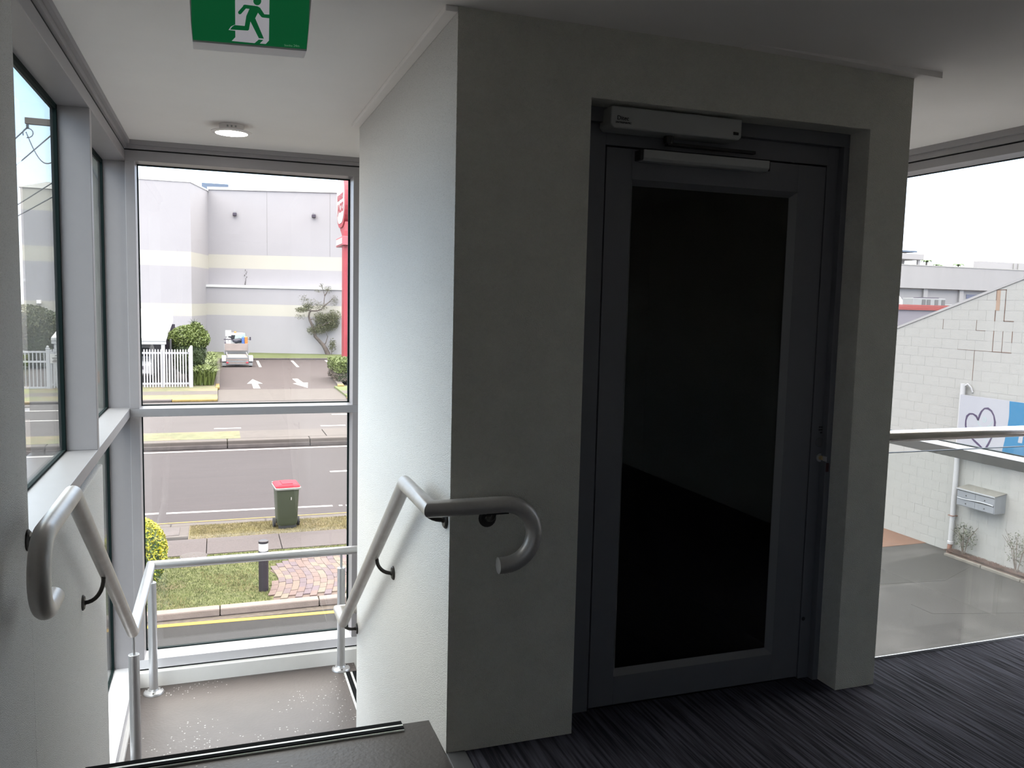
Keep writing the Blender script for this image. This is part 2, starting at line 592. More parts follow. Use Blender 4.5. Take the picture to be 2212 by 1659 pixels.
def strokes(mb, pts, wd, fn, h0, h1):
    """flat ribbon of given width along 2-D points, as a thin slab"""
    n = len(pts)
    L, Rr = [], []
    ws = wd if isinstance(wd, (list, tuple)) else [wd] * n
    for i in range(n):
        a = Vector(pts[max(0, i - 1)])
        c = Vector(pts[min(n - 1, i + 1)])
        d = (c - a).normalized()
        q = Vector((-d.y, d.x)) * ws[i] / 2
        p = Vector(pts[i])
        L.append(p + q)
        Rr.append(p - q)
    for i in range(n - 1):
        quad = [L[i], Rr[i], Rr[i + 1], L[i + 1]]
        vs = [fn(q.x, q.y, h0) for q in quad] + [fn(q.x, q.y, h1) for q in quad]
        mb.hexa(vs)


def slab(mb, poly, fn, h0, h1):
    n = len(poly)
    vs = [fn(u, v, h0) for u, v in poly] + [fn(u, v, h1) for u, v in poly]
    fs = [tuple(range(n))[::-1], tuple(range(n, 2 * n))] + [(i, (i + 1) % n, n + (i + 1) % n, n + i) for i in range(n)]
    mb.add(vs, fs)


def clone(o, parent=None, name=None):
    c = o.copy()
    C.objects.link(c)
    if parent is not None:
        c.parent = parent
    return c


# ------------------------------------------------------------------ room shell
ZC = 2.40          # ceiling
YW = 2.55          # front of the lift shaft wall
XS = 0.705         # stair side of the lift shaft
XE = 2.49          # right end of the lift shaft
ZL = -0.93         # half landing
GZ = -3.40         # street level
LO, LE = -0.50, -0.647      # left window wall, inner and outer face

mb = MB()
mb.prism([(0.77, -3.2), (3.66, -3.2), (3.66, 2.735), (XE, 2.735), (XE, YW), (2.30, YW), (2.30, 2.69), (1.16, 2.69), (1.16, YW), (0.77, YW)], 'z', -0.25, 0.0)
tag(mb.build('floor', 'carpet'), 'dark charcoal ribbed carpet in front of the lift door', kind='structure')
mb = B(-0.50, -3.2, -0.25, XS, 2.79, -0.002)
tag(mb.build('floor_stairhead', 'concrete_landing'), 'dark polished concrete strip at the head of the stairs', kind='structure')
tag(B(XS, -3.2, -0.25, 0.77, YW, 0.004).build('trim_1', 'plastic_dark', bevel=0.002), 'dark edging strip between carpet and concrete', kind='structure')

tag(B(-0.72, -3.35, ZC, 3.95, 5.75, ZC + 0.12).build('ceiling', 'ceiling_paint'), 'plain white plasterboard ceiling', kind='structure')

# lift shaft
mb = MB()
mb.box(XS, YW, 0, 1.16, YW + 0.16, ZC)
mb.box(2.30, YW, 0, XE, YW + 0.16, ZC)
mb.box(1.16, YW, 2.175, 2.30, YW + 0.16, ZC)
wf = mb.build('wall_front', 'paint_texture')
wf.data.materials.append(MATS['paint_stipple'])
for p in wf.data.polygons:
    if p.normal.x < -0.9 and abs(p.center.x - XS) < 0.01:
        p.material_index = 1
tag(wf, 'shaded rendered wall around the lift door', kind='structure')
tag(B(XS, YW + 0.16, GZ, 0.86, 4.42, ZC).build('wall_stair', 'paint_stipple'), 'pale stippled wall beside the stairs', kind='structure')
tag(B(2.34, YW + 0.16, GZ, XE, 4.42, ZC).build('wall_right', 'paint_texture'), 'right side of the lift shaft', kind='structure')
tag(B(0.86, 4.27, GZ, 2.34, 4.42, ZC).build('wall_back', 'paint_texture'), 'back of the lift shaft', kind='structure')
tag(B(0.86, 2.745, -0.2, 2.34, 4.27, -0.02).build('floor_lift', 'interior_dark'), 'floor of the lift behind the dark glass door', kind='structure')
tag(B(0.86, YW + 0.16, -3.3, 2.34, 4.27, -3.2).build('floor_shaft', 'interior_dark'), 'bottom of the lift shaft', kind='structure')
# plaster edge strips along the ceiling
tag(MB().hexa([(1.72, 2.50, 2.3985), (2.575, 2.50, 2.378), (2.575, YW, 2.378), (1.72, YW, 2.3985), (1.72, 2.50, ZC), (2.575, 2.50, ZC), (2.575, YW, ZC), (1.72, YW, ZC)]).build('trim_2', 'ceiling_paint'), 'narrow ceiling edge strip above the lift door', kind='structure')
tag(B(0.665, YW, 2.382, XS, 4.42, ZC).build('trim_3', 'ceiling_paint', bevel=0.003), 'narrow ceiling edge strip above the stair wall', kind='structure')

# left wall and dado
mb = MB()
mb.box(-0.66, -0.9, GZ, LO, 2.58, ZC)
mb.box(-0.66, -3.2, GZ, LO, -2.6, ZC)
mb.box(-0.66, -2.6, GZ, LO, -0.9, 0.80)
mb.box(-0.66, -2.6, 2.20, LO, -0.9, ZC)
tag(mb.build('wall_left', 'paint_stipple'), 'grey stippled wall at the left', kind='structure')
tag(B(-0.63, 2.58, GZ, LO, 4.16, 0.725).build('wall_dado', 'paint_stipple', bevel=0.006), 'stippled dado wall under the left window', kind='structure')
tag(B(-0.66, -3.35, -0.25, 3.80, -3.2, ZC).build('wall_rear', 'paint_texture'), 'wall behind the viewer', kind='structure')
w4 = struct('window_added', (-0.6, -1.8, 0.75), 'added aluminium framed window in the left wall behind the viewer, lighting the lift wall')  # unseen window, added to let daylight onto the lift wall
for q in ((-2.6, 0.80, -0.9, 0.85), (-2.6, 2.15, -0.9, 2.20), (-2.6, 0.85, -2.55, 2.15), (-0.95, 0.85, -0.9, 2.15)):
    B(-0.64, q[0], q[1], -0.55, q[2], q[3]).build('frame', 'aluminium', w4)
B(-0.605, -2.55, 0.85, -0.595, -0.95, 2.15).build('pane', 'window_glass', w4)
tag(B(3.66, -3.2, GZ, 3.82, 2.35, ZC).build('wall_east', 'paint_texture'), 'solid wall at the right behind the viewer', kind='structure')

# half landing, stair flights
st = struct('stairs', (0, 2.79, 0), 'concrete stair flight down to the half landing')
for i in range(4):
    z = -0.186 * (i + 1)
    y = 2.79 + 0.27 * i
    B(LO, y, z - 0.30, XS, y + 0.275, z).build('tread', 'concrete_floor', st)
B(LO, 2.60, -0.45, XS, 2.79, -0.26).build('stair_beam', 'concrete_floor', st)
tag(B(LO, 3.87, ZL - 0.2, 0.845, 5.42, ZL).build('floor_landing', 'concrete_floor'), 'pinkish grey polished concrete half landing with white chips', kind='structure')
st2 = struct('stairs_lower', (0.845, 4.9, ZL), 'lower concrete flight leading off behind the stair wall')
for i in range(8):
    z = ZL - 0.186 * (i + 1)
    x = 0.845 + 0.27 * i
    B(x, 4.42, z - 0.25, x + 0.275, 5.42, z).build('tread', 'concrete_floor', st2)
tag(B(LE, 2.6, -3.398, 3.8, 5.7, -3.32).build('floor_ground', 'concrete_floor'), 'ground floor slab at the bottom of the stairwell', kind='structure')
# white plinths under the glazing
tag(B(LO, 5.415, ZL - 0.3, 3.66, 5.66, -0.835).build('baseboard_front', 'white_paint', bevel=0.004), 'low white plinth under the street window', kind='structure')
tag(B(LE, 4.16, ZL - 0.3, LO + 0.02, 5.415, -0.90).build('baseboard_left', 'white_paint', bevel=0.004), 'low white plinth under the left window', kind='structure')
tag(B(LE, 5.66, GZ, 3.8, 5.72, -1.0).build('wall_facade', 'white_paint'), 'street facade below the landing window', kind='structure')
tag(B(LE - 0.02, 4.16, GZ, LE + 0.06, 5.66, ZL - 0.3).build('wall_side', 'white_paint'), 'side facade below the left window', kind='structure')

# ------------------------------------------------------------------ glazing
# left window wall
w1 = struct('window_1', (LO, 4.0, 0.0), 'grey aluminium framed glazing of the left wall')
XG = -0.635
FR = 'aluminium'
B(LE, 2.58, 2.283, LO, 5.66, 2.343).build('head', FR, w1, bevel=0.002)
B(LE, 2.58, 0.762, LO, 5.50, 0.815).build('transom', 'aluminium_transom', w1, bevel=0.002)
B(LE, 4.015, 0.815, LO, 4.065, 2.283).build('mullion', FR, w1, bevel=0.002)
B(LE, 4.16, -0.90, LO, 5.50, -0.825).build('sill', 'aluminium_sill', w1, bevel=0.002)
B(LE, 4.155, -0.825, -0.63, 4.205, 0.762).build('mullion', FR, w1, bevel=0.002)
B(LE, 5.50, -0.90, LO, 5.66, 2.283).build('corner_post', FR, w1, bevel=0.002)
for (y0, y1, z0, z1) in ((2.58, 4.015, 0.815, 2.283), (4.065, 5.50, 0.815, 2.283), (4.205, 5.50, -0.825, 0.762)):
    g = B(XG - 0.005, y0, z0, XG + 0.005, y1, z1).build('pane', 'tinted_glass', w1)
    k = MB()
    t_ = 0.02
    for q in ((y0, z1 - t_, y1, z1), (y0, z0, y1, z0 + 0.008), (y1 - t_, z0, y1, z1), (y0, z0, y0 + 0.008, z1)):
        k.box(XG - 0.012, q[0], q[1], XG + 0.012, q[2], q[3])
    k.build('gasket', 'gasket', w1)
B(LE + 0.005, 2.58, 2.3425, LO - 0.002, 5.62, 2.3525).build('shadow_gap', 'dark_gap', w1)
mb = MB()
mb.box(LE, 2.58, 2.352, LO + 0.012, 5.45, 2.376)
mb.box(LE, 2.58, 2.376, LO + 0.03, 5.45, ZC)
tag(mb.build('trim_4', FR), 'stepped ceiling trim over the left window', kind='structure')

# street window
w2 = struct('window_2', (0.2, 5.45, 0), 'grey aluminium framed street window with a mid rail')
YI, YO, YG = 5.45, 5.622, 5.61
B(LO, YI, 2.283, 0.885, YO, 2.343).build('head', FR, w2, bevel=0.002)
B(LO, YI, 0.762, 0.885, YO, 0.812).build('transom', 'aluminium_transom', w2, bevel=0.002)
B(LO, YI, -0.825, 0.885, YO, -0.765).build('sill', 'aluminium_sill', w2, bevel=0.002)
for (x0, x1) in ((LO, -0.447), (0.833, 0.885)):
    for (z0, z1) in ((-0.765, 0.762), (0.812, 2.283)):
        B(x0, YI, z0, x1, YO, z1).build('mullion', FR, w2, bevel=0.002)
for (x0, x1) in ((-0.447, 0.833),):
    for (z0, z1) in ((0.812, 2.283), (-0.765, 0.762)):
        B(x0, YG - 0.005, z0, x1, YG + 0.005, z1).build('pane', 'window_glass', w2)
        k = MB()
        t_ = 0.006
        for q in ((x0, z1 - t_, x1, z1), (x0, z0, x1, z0 + t_), (x0, z0, x0 + t_, z1), (x1 - t_ - 0.004, z0, x1, z1)):
            k.box(q[0], YG - 0.012, q[1], q[2], YG + 0.012, q[3])
        k.build('gasket', 'gasket', w2)
B(LO - 0.01, YI + 0.004, 2.3425, 3.66, YO, 2.3505).build('shadow_gap', 'dark_gap', w2)
B(LO, YI + 0.006, -0.835, 3.66, YO, -0.825).build('shadow_gap', 'dark_gap', w2)
mb = MB()
mb.box(LO, 5.44, 2.350, 3.66, YO, 2.372)
mb.box(LO, 5.425, 2.372, 3.66, YO, ZC)
tag(mb.build('trim_5', FR), 'stepped ceiling trim over the street window', kind='structure')

tag(B(0.885, 5.45, -0.832, 3.66, 5.64, 2.343).build('wall_street', 'paint_texture'), 'solid wall of the street front beyond the stairs', kind='structure')
# right window wall
w3 = struct('window_3', (3.66, 3.6, 0), 'grey aluminium framed glazing of the right wall')
XI, XO, XG3 = 3.66, 3.812, 3.80
B(XI, 2.35, 2.285, XO, 5.66, 2.330).build('head', FR, w3, bevel=0.002)
B(XI, 2.35, 0.745, XO, 5.66, 0.795).build('transom', 'aluminium_transom', w3, bevel=0.002)
B(XI, 2.35, -0.88, XO, 5.66, -0.82).build('transom', 'aluminium_transom', w3, bevel=0.002)
B(XI, 2.35, -3.32, XO, 5.66, -3.22).build('sill', 'aluminium_sill', w3, bevel=0.002)
YS3 = (1.55, 2.35, 4.30, 5.66)
for y in (2.35, 4.28, 5.61):
    for (z0, z1) in ((-3.22, -0.88), (-0.82, 0.745), (0.795, 2.285)):
        B(XI, y, z0, XO, y + 0.05, z1).build('mullion', FR, w3, bevel=0.002)
for (y0, y1) in ((2.40, 4.28), (4.33, 5.61)):
    for (z0, z1) in ((-3.22, -0.88), (-0.82, 0.745), (0.795, 2.285)):
        B(XG3 - 0.005, y0, z0, XG3 + 0.005, y1, z1).build('pane', 'window_glass', w3)
        k = MB()
        t_ = 0.003
        for q in ((y0, z1 - t_, y1, z1), (y0, z0, y1, z0 + t_), (y0, z0, y0 + t_, z1), (y1 - t_, z0, y1, z1)):
            k.box(XG3 - 0.012, q[0], q[1], XG3 + 0.012, q[2], q[3])
        k.build('gasket', 'gasket', w3)
B(XI + 0.004, 2.35, 2.330, XO, 5.66, 2.337).build('shadow_gap', 'dark_gap', w3)
mb = MB()
mb.box(XI - 0.012, 2.35, 2.337, XO, 5.425, 2.368)
mb.box(XI - 0.03, 2.35, 2.368, XO, 5.425, ZC)
tag(mb.build('trim_6', FR), 'stepped ceiling trim over the right window', kind='structure')

# ------------------------------------------------------------------ lift door
YD = 2.68
d1 = struct('door_1', (1.75, YD, 0), 'dark grey aluminium lift door with a full height dark glass panel')
mb = MB()
mb.box(1.16, YD, 0, 1.279, YD + 0.06, 2.175)
mb.box(2.222, YD, 0, 2.30, YD + 0.06, 2.175)
mb.box(1.279, YD, 2.056, 2.222, YD + 0.06, 2.175)
mb.build('door_frame', 'door_aluminium', d1, bevel=0.0015)
B(1.162, YD - 0.03, 2.125, 2.298, YD, 2.174).build('frame_trim', 'door_aluminium', d1, bevel=0.002)
B(2.272, YD - 0.03, 0, 2.298, YD, 2.125).build('frame_trim', 'door_aluminium', d1, bevel=0.002)
B(1.2, YD + 0.062, 0, 2.28, YD + 0.066, 0.012).build('threshold', 'dark_gap', d1)
mb = MB()
x0, x1, z0, z1 = 1.284, 2.217, 0.010, 2.050
gx0, gx1, gz0, gz1 = 1.384, 2.092, 0.120, 1.945
mb.box(x0, YD, z0, gx0, YD + 0.045, z1)
mb.box(gx1, YD, z0, x1, YD + 0.045, z1)
mb.box(gx0, YD, z0, gx1, YD + 0.045, gz0)
mb.box(gx0, YD, gz1, gx1, YD + 0.045, z1)
leaf = mb.build('door_leaf', 'door_aluminium', d1, bevel=0.0015)
B(gx0, YD + 0.028, gz0, gx1, YD + 0.036, gz1).build('glass_panel', 'door_glass', d1)
# bevelled glazing beads
bw = 0.018
for nm, vs in (('bead', [(gx0, YD + .001, gz0), (gx1, YD + .001, gz0), (gx1 - bw, YD + .028, gz0 + bw), (gx0 + bw, YD + .028, gz0 + bw)]),
               ('bead', [(gx0, YD + .001, gz1), (gx1, YD + .001, gz1), (gx1 - bw, YD + .028, gz1 - bw), (gx0 + bw, YD + .028, gz1 - bw)]),
               ('bead', [(gx0, YD + .001, gz0), (gx0, YD + .001, gz1), (gx0 + bw, YD + .028, gz1 - bw), (gx0 + bw, YD + .028, gz0 + bw)]),
               ('bead', [(gx1, YD + .001, gz0), (gx1, YD + .001, gz1), (gx1 - bw, YD + .028, gz1 - bw), (gx1 - bw, YD + .028, gz0 + bw)])):
    MB().add(vs + [(v[0], v[1] + 0.003, v[2]) for v in vs], [(0, 1, 2, 3), (4, 5, 6, 7), (0, 1, 5, 4), (1, 2, 6, 5), (2, 3, 7, 6), (3, 0, 4, 7)]).build(nm, 'door_bead', d1)
# key switch, call button, small printed notice
lk = MB().lathe((2.268, YD, 0.915), [(0.017, -0.004), (0.017, -0.001), (0.017, 0.004)], 18, 'y').build('key_lock', 'satin_aluminium', d1)
MB().lathe((2.268, YD - 0.006, 0.915), [(0.008, -0.012), (0.009, -0.003), (0.009, 0.002)], 12, 'y').build('lock_barrel', 'brass', lk)
B(2.2675, YD - 0.040, 0.905, 2.2700, YD - 0.018, 0.925).build('key', 'satin_aluminium', lk, bevel=0.0008)
B(2.275, YD - 0.034, 0.862, 2.288, YD - 0.026, 0.898).build('key_tag', 'key_red', lk, bevel=0.002)
MB().lathe((2.263, YD, 0.977), [(0.016, -0.006), (0.019, -0.003), (0.019, 0.003)], 20, 'y').build('call_button', 'plastic_dark', d1)
mb = MB()
for z in (1.038, 1.027, 1.016):
    for q in range(5):
        a = 2.255 + q * 0.0075
        if z < 1.02 and q in (0, 4):
            continue
        mb.box(a, YD - 0.0012, z - 0.0032, a + 0.006, YD + 0.0005, z + 0.0032)
mb.build('printed_notice', 'black', d1)
MB().lathe((2.234, YD, 0.252), [(0.008, -0.002), (0.008, 0.002)], 14, 'y').build('screw_cover', 'black', d1)

# automatic door operator above the door
op = thing('door_operator', (1.51, YD - 0.03, 2.13), 'grey box of an automatic door opener above the lift door', 'door opener')
mb = MB()
xa, xb, za, zb = 1.250, 1.765, 2.095, 2.168
ya, yb = YD - 0.095, YD - 0.002
mb.prism([(xa, za + 0.012), (xa + 0.004, zb), (xb, zb), (xb, za + 0.010), (xb - 0.012, za), (xa + 0.012, za)], 'y', ya, yb)
mb.build('housing', 'plastic_grey', op, bevel=0.006, seg=3)
text('lettering', 'Ditec', 0.020, lambda u, v, q: (1.272 + u, ya - 0.0008 - q, 2.122 + v), 'black', op)
text('lettering', 'ENTREMATIC', 0.0085, lambda u, v, q: (1.268 + u, ya - 0.0008 - q, 2.111 + v), 'black', op, width=0.058)
B(xb - 0.036, ya - 0.001, za + 0.016, xb - 0.013, ya + 0.004, za + 0.027).build('indicator_slot', 'black', op, bevel=0.002)
mb = MB()
mb.lathe((1.50, YD - 0.045, 2.082), [(0.016, -0.014), (0.018, 0.0), (0.018, 0.014)], 18)
mb.hexa([(1.49, YD - 0.058, 2.062), (1.86, YD - 0.050, 2.062), (1.86, YD - 0.030, 2.062), (1.49, YD - 0.034, 2.062), (1.49, YD - 0.058, 2.073), (1.86, YD - 0.050, 2.073), (1.86, YD - 0.030, 2.073), (1.49, YD - 0.034, 2.073)])
mb.build('arm', 'black', op, bevel=0.002)
mb = MB()
mb.prism([(YD - 0.046, 2.044), (YD - 0.046, 2.016), (YD - 0.036, 2.006), (YD - 0.001, 2.006), (YD - 0.001, 2.044)], 'x', 1.405, 1.925)
mb.build('slide_rail', 'plastic_grey', op, bevel=0.002)
B(1.392, YD - 0.044, 2.008, 1.405, YD - 0.001, 2.043).build('rail_cap', 'black', op, bevel=0.002)
B(1.925, YD - 0.044, 2.008, 1.930, YD - 0.001, 2.043).build('rail_cap', 'black', op, bevel=0.002)


# ------------------------------------------------------------------ handrails
def arc(cx, cz, r, a0, a1, n, fn):
    return [fn(cx + r * math.cos(math.radians(a0 + (a1 - a0) * i / n)), cz + r * math.sin(math.radians(a0 + (a1 - a0) * i / n))) for i in range(n + 1)]


def bracket(parent, base, nrm, top, r=0.03):
    """disc on the wall at base, curved arm to the underside of the rail at top"""
    base, nrm, top = Vector(base), Vector(nrm), Vector(top)
    mb = MB()
    mb.tube([base, base + nrm * 0.004, base + nrm * 0.009], [r, r, r * 0.8], 20)
    mb.tube([base + nrm * 0.008, base + nrm * 0.016], [0.012, 0.008], 12)
    p0 = base + nrm * 0.006
    d = (top - p0)
    hz = d - nrm * d.dot(nrm)
    pts = []
    for i in range(9):
        t_ = i / 8
        # quarter sweep: leaves the wall level, arrives at the rail from below
        a = math.pi / 2 * t_
        side = hz - Vector((0, 0, hz.z))
        pts.append(p0 + nrm * d.dot(nrm) * math.sin(a) + Vector((0, 0, hz.z)) * (1 - math.cos(a)) + side * t_)
    mb.tube(pts, 0.008, 10)
    o = mb.build('wall_bracket', 'steel_dark', parent, smooth=True)
    return o


RR = 0.0268
hr = thing('handrail', (0.62, 2.6, 0.86), 'steel handrail on the pale stair wall, turning the corner and ending in a downward hook', 'handrail')
XH = 0.62
path = [(1.20, 4.52, -0.43), (0.95, 4.52, -0.215), (XH, 4.52, -0.215), (XH, 4.335, -0.215), (XH, 2.845, 0.858), (XH, 2.468, 0.858), (0.866, 2.468, 0.858)]
path += arc(0.866, 0.758, 0.10, 90, -90, 16, lambda u, v: (u, 2.468, v))[1:]
path += [(0.846, 2.468, 0.658)]
MB().tube(path, RR, 24).build('rail', 'steel', hr, smooth=True)
bracket(hr, (XS, 3.44, 0.335), (-1, 0, 0), (XH + 0.012, 3.44, 0.402))
bracket(hr, (XS, 2.60, 0.785), (-1, 0, 0), (XH + 0.01, 2.60, 0.832))
bracket(hr, (XS, 4.405, -0.285), (-1, 0, 0), (XH + 0.012, 4.36, -0.240))
bracket(hr, (0.832, YW, 0.795), (0, -1, 0), (0.832, 2.478, 0.834))
B(0.80, 2.458, 0.829, 0.875, 2.482, 0.835).build('saddle', 'steel_dark', hr)

hl = thing('handrail', (-0.42, 2.6, 0.88), 'aluminium handrail down the left wall, running round the half landing on three posts', 'handrail')
XL = -0.42
path = [(XL, 2.44, 0.690)]
path += arc(2.36, 0.79, 0.10, -90, -270, 16, lambda u, v: (XL, u, v))
path += [(XL, 2.79, 0.890), (-0.402, 4.30, -0.140), (-0.392, 5.34, -0.130), (1.15, 5.34, -0.130)]
pts = path
MB().tube(pts[:19], RR, 24, caps=True).build('rail', 'steel', hl, smooth=True)
MB().tube(pts[18:20], RR, 24).build('rail', 'steel', hl, smooth=True)
MB().tube(pts[19:], RR, 24).build('rail', 'satin_aluminium', hl, smooth=True)
bracket(hl, (LO, 2.555, 0.818), (1, 0, 0), (XL - 0.01, 2.555, 0.866))
bracket(hl, (LO, 3.475, 0.312), (1, 0, 0), (-0.42, 3.44, 0.420))
for (x, y, zt, zr) in ((-0.402, 4.325, -0.262, -0.15), (-0.388, 5.325, -0.232, -0.14), (0.748, 5.335, -0.240, -0.14)):
    po = MB().cyl((x, y, ZL + 0.008), (x, y, zt), 0.0255, n=24).build('post', 'satin_aluminium', hl, bevel=0.002, smooth=True)
    MB().cyl((x, y, zt - 0.004), (x, y, zr), 0.008, n=12).build('pin', 'satin_aluminium', po, smooth=True)
    MB().lathe((x, y, ZL), [(0.060, 0.0), (0.060, 0.006), (0.055, 0.014), (0.030, 0.020), (0.0258, 0.03)], 28).build('base_plate', 'satin_aluminium', po, smooth=True)
    for a in (30, 150, 270):
        MB().lathe((x + 0.045 * math.cos(math.radians(a)), y + 0.045 * math.sin(math.radians(a)), ZL + 0.012), [(0.006, 0), (0.006, 0.005), (0.003, 0.007)], 10).build('screw', 'steel_dark', po)


# stair nosings
def nosing(name, x0, x1, label):
    o = thing(name, ((x0 + x1) / 2, 2.76, 0), label, 'stair nosing', None)
    B(x0, 2.738, -0.001, x1, 2.797, 0.004).build('base_plate', 'nosing_aluminium', o)
    B(x0, 2.762, 0.004, x1, 2.771, 0.0078).build('centre_line', 'nosing_aluminium', o)
    B(x0, 2.788, -0.035, x1, 2.797, 0.004).build('front_lip', 'nosing_rubber', o)
    B(x0, 2.743, 0.004, x1, 2.761, 0.008).build('grip_strip', 'nosing_rubber', o, bevel=0.001)
    B(x0, 2.772, 0.004, x1, 2.797, 0.008).build('grip_strip', 'nosing_rubber', o, bevel=0.001)
    return o


nosing('stair_nosing', -0.407, 0.605, 'black and silver stair nosing on the top step edge')
o = thing('stair_nosing', (0.8, 4.9, ZL), 'black and silver stair nosing at the right edge of the half landing', 'stair nosing')
B(0.758, 4.45, ZL - 0.001, 0.850, 5.27, ZL + 0.004).build('base_plate', 'nosing_aluminium', o)
B(0.770, 4.45, ZL + 0.004, 0.797, 5.27, ZL + 0.008).build('grip_strip', 'nosing_rubber', o)
B(0.812, 4.45, ZL + 0.004, 0.848, 5.27, ZL + 0.008).build('grip_strip', 'nosing_rubber', o)

# glass balustrade beside the shaft
bl = thing('balustrade', (3.07, 2.74, 0), 'frameless glass balustrade with a steel top rail right of the lift', 'balustrade')
B(XE + 0.005, 2.742, -0.15, 3.650, 2.754, 0.905).build('glass_panel', 'balustrade_glass', bl)
B(XE + 0.005, 2.7415, 0.905, 3.650, 2.7545, 0.9075).build('glass_edge', 'steel_blue', bl)
B(XE, 2.7355, -0.16, 3.658, 2.741, 0.010).build('channel', 'satin_aluminium', bl)
MB().cyl((XE + 0.002, 2.71, 0.984), (3.655, 2.71, 0.984), 0.0245, n=24).build('top_rail', 'polished_steel', bl, smooth=True)
MB().cyl((3.652, 2.71, 0.984), (3.659, 2.71, 0.984), 0.045, n=24).build('wall_flange', 'polished_steel', bl, smooth=True)

# ------------------------------------------------------------------ ceiling lamp, exit sign
lp = thing('ceiling_lamp', (0.0825, 4.73, ZC), 'round white ceiling lamp shining over the stair landing', 'ceiling lamp')
MB().lathe((0.0825, 4.73, 0), [(0.060, 2.358), (0.063, ZC - 0.001)], 32).build('mount', 'lamp_body', lp, smooth=True)
MB().lathe((0.0825, 4.73, 0), [(0.082, 2.355), (0.104, 2.359), (0.104, 2.363), (0.070, 2.370)], 40).build('rim', 'lamp_body', lp, smooth=True)
MB().lathe((0.0825, 4.73, 0), [(0.02, 2.3515), (0.06, 2.3520), (0.081, 2.355), (0.081, 2.358)], 40).build('diffuser', 'lamp_lens', lp, smooth=True)
mb = MB()
for dx in (-0.02, 0.0, 0.02):
    mb.box(0.0825 + dx - 0.004, 4.73 - 0.0625, 2.378, 0.0825 + dx + 0.004, 4.73 - 0.0600, 2.388)
mb.build('vent_slots', 'plastic_grey', lp)

YX = 2.25


def ex(u, v, h=0.0):   # crop coordinates of the sign -> world, h = distance towards the viewer
    x = -0.0894434 + 2.26313e-4 * u - 1.458e-6 * v
    z = 2.2125586 + 2.9532e-5 * u - 2.28427e-4 * v
    z = 2.12 + (z - 2.12)
    return (x, YX - h, z)


xs = thing('exit_sign', (0.09, YX + 0.02, 2.33), 'green and white running man exit sign hanging from the ceiling', 'sign')
mb = MB()
ol = [(183, 434), (1383, 547), (1386, 540), (1412, 250), (1438, -60), (1452, -420), (140, -420), (150, -60), (165, 250), (181, 430)]
slab(mb, ol, ex, -0.066, 0.0)
mb.build('case', 'sign_body', xs, bevel=0.004)
mb = MB()
slab(mb, [(186, 414), (1381, 524), (1405, 250), (1412, -60), (1420, -400), (168, -400), (168, -60), (174, 250)], ex, 0.0, 0.0025)
mb.build('green_face', 'sign_green', xs)
mb = MB()
slab(mb, [(620, 395), (617, -230), (982, -230), (974, 432), (940, 468), (878, 462), (915, 425), (866, 420), (822, 458), (583, 433)], ex, 0.0025, 0.0032)
slab(mb, [(550, 318), (575, 282), (617, 262), (617, 272), (585, 290), (567, 312), (620, 318), (620, 326)], ex, 0.0025, 0.0032)
mb.build('doorway_symbol', 'sign_white', xs)
mb = MB()
H0, H1 = 0.0032, 0.0039
slab(mb, [(850 + 42 * math.cos(a * math.pi / 12), 16 + 43 * math.sin(a * math.pi / 12)) for a in range(24)], ex, H0, H1)
strokes(mb, [(668, 136), (723, 74)], 38, ex, H0, H1)
slab(mb, [(668 + 19 * math.cos(a * math.pi / 8), 136 + 19 * math.sin(a * math.pi / 8)) for a in range(16)], ex, H0, H1)
slab(mb, [(700, 62), (718, 54), (852, 70), (880, 86), (925, 155), (980, 158), (980, 196), (905, 188), (893, 182), (857, 138), (825, 203), (735, 172), (768, 98), (724, 93)], ex, H0, H1)
slab(mb, [(735, 170), (825, 200), (778, 228), (762, 318), (750, 326), (566, 314), (585, 288), (612, 268), (718, 278)], ex, H0, H1)
slab(mb, [(776, 205), (828, 196), (920, 412), (866, 406), (776, 226)], ex, H0, H1)
mb.build('running_figure', 'sign_green', xs)
text('lettering', 'Stanilite', 30, lambda u, v, q: ex(1140 + u, 492 + u * 0.09 - v, 0.0027), 'sign_print', xs, width=88)
text('lettering', '24m', 38, lambda u, v, q: ex(1240 + u, 500 + u * 0.09 - v, 0.0027), 'sign_print', xs, width=62)
MB().cyl((0.02, YX + 0.03, 2.29), (0.02, YX + 0.03, ZC - 0.001), 0.008, n=12).build('hanger', 'sign_body', xs)
MB().cyl((0.17, YX + 0.03, 2.29), (0.17, YX + 0.03, ZC - 0.001), 0.008, n=12).build('hanger', 'sign_body', xs)

#@OUTDOORS
# ================================================================== OUTDOORS
# ------------------------------------------------------------------ ground and street
tag(B(-120, -60, GZ - 0.12, 160, 170, GZ - 0.06).build('ground', 'concrete_dirty'), 'bare ground under the street', kind='structure')
dv = MB().prism([(-40, -30), (14.3, -30), (14.3, 16.5), (6.5, 16.5), (6.5, 5.7), (-40, 5.7)], 'z', GZ - 0.05, GZ).build('driveway', 'asphalt_drive')
tag(dv, 'grey asphalt driveway beside the building', kind='structure')
dv_side = dv
mat('asphalt_lane', (0.0100, 0.0087, 0.0085), 0.9, var=(14, 0.25), bump=(90, 0.006), tint=((0.0129, 0.0113, 0.0110), 1.6, 0.45, 0.7))
dv = B(-40, 5.7, GZ - 0.05, 6.5, 13.15, GZ).build('driveway_lane', 'asphalt_lane')
tag(dv, 'dark stained asphalt lane with a yellow line in front of the building', kind='structure')
MB().hexa([(-12, 13.45, GZ), (6, 12.59, GZ), (6, 12.70, GZ), (-12, 13.56, GZ), (-12, 13.45, GZ + .004), (6, 12.59, GZ + .004), (6, 12.70, GZ + .004), (-12, 13.56, GZ + .004)]).build('painted_line', 'line_yellow', dv)
B(-12, 12.99, GZ - 0.01, 6, 13.15, GZ + 0.002).build('gutter_dirt', 'soil', dv)
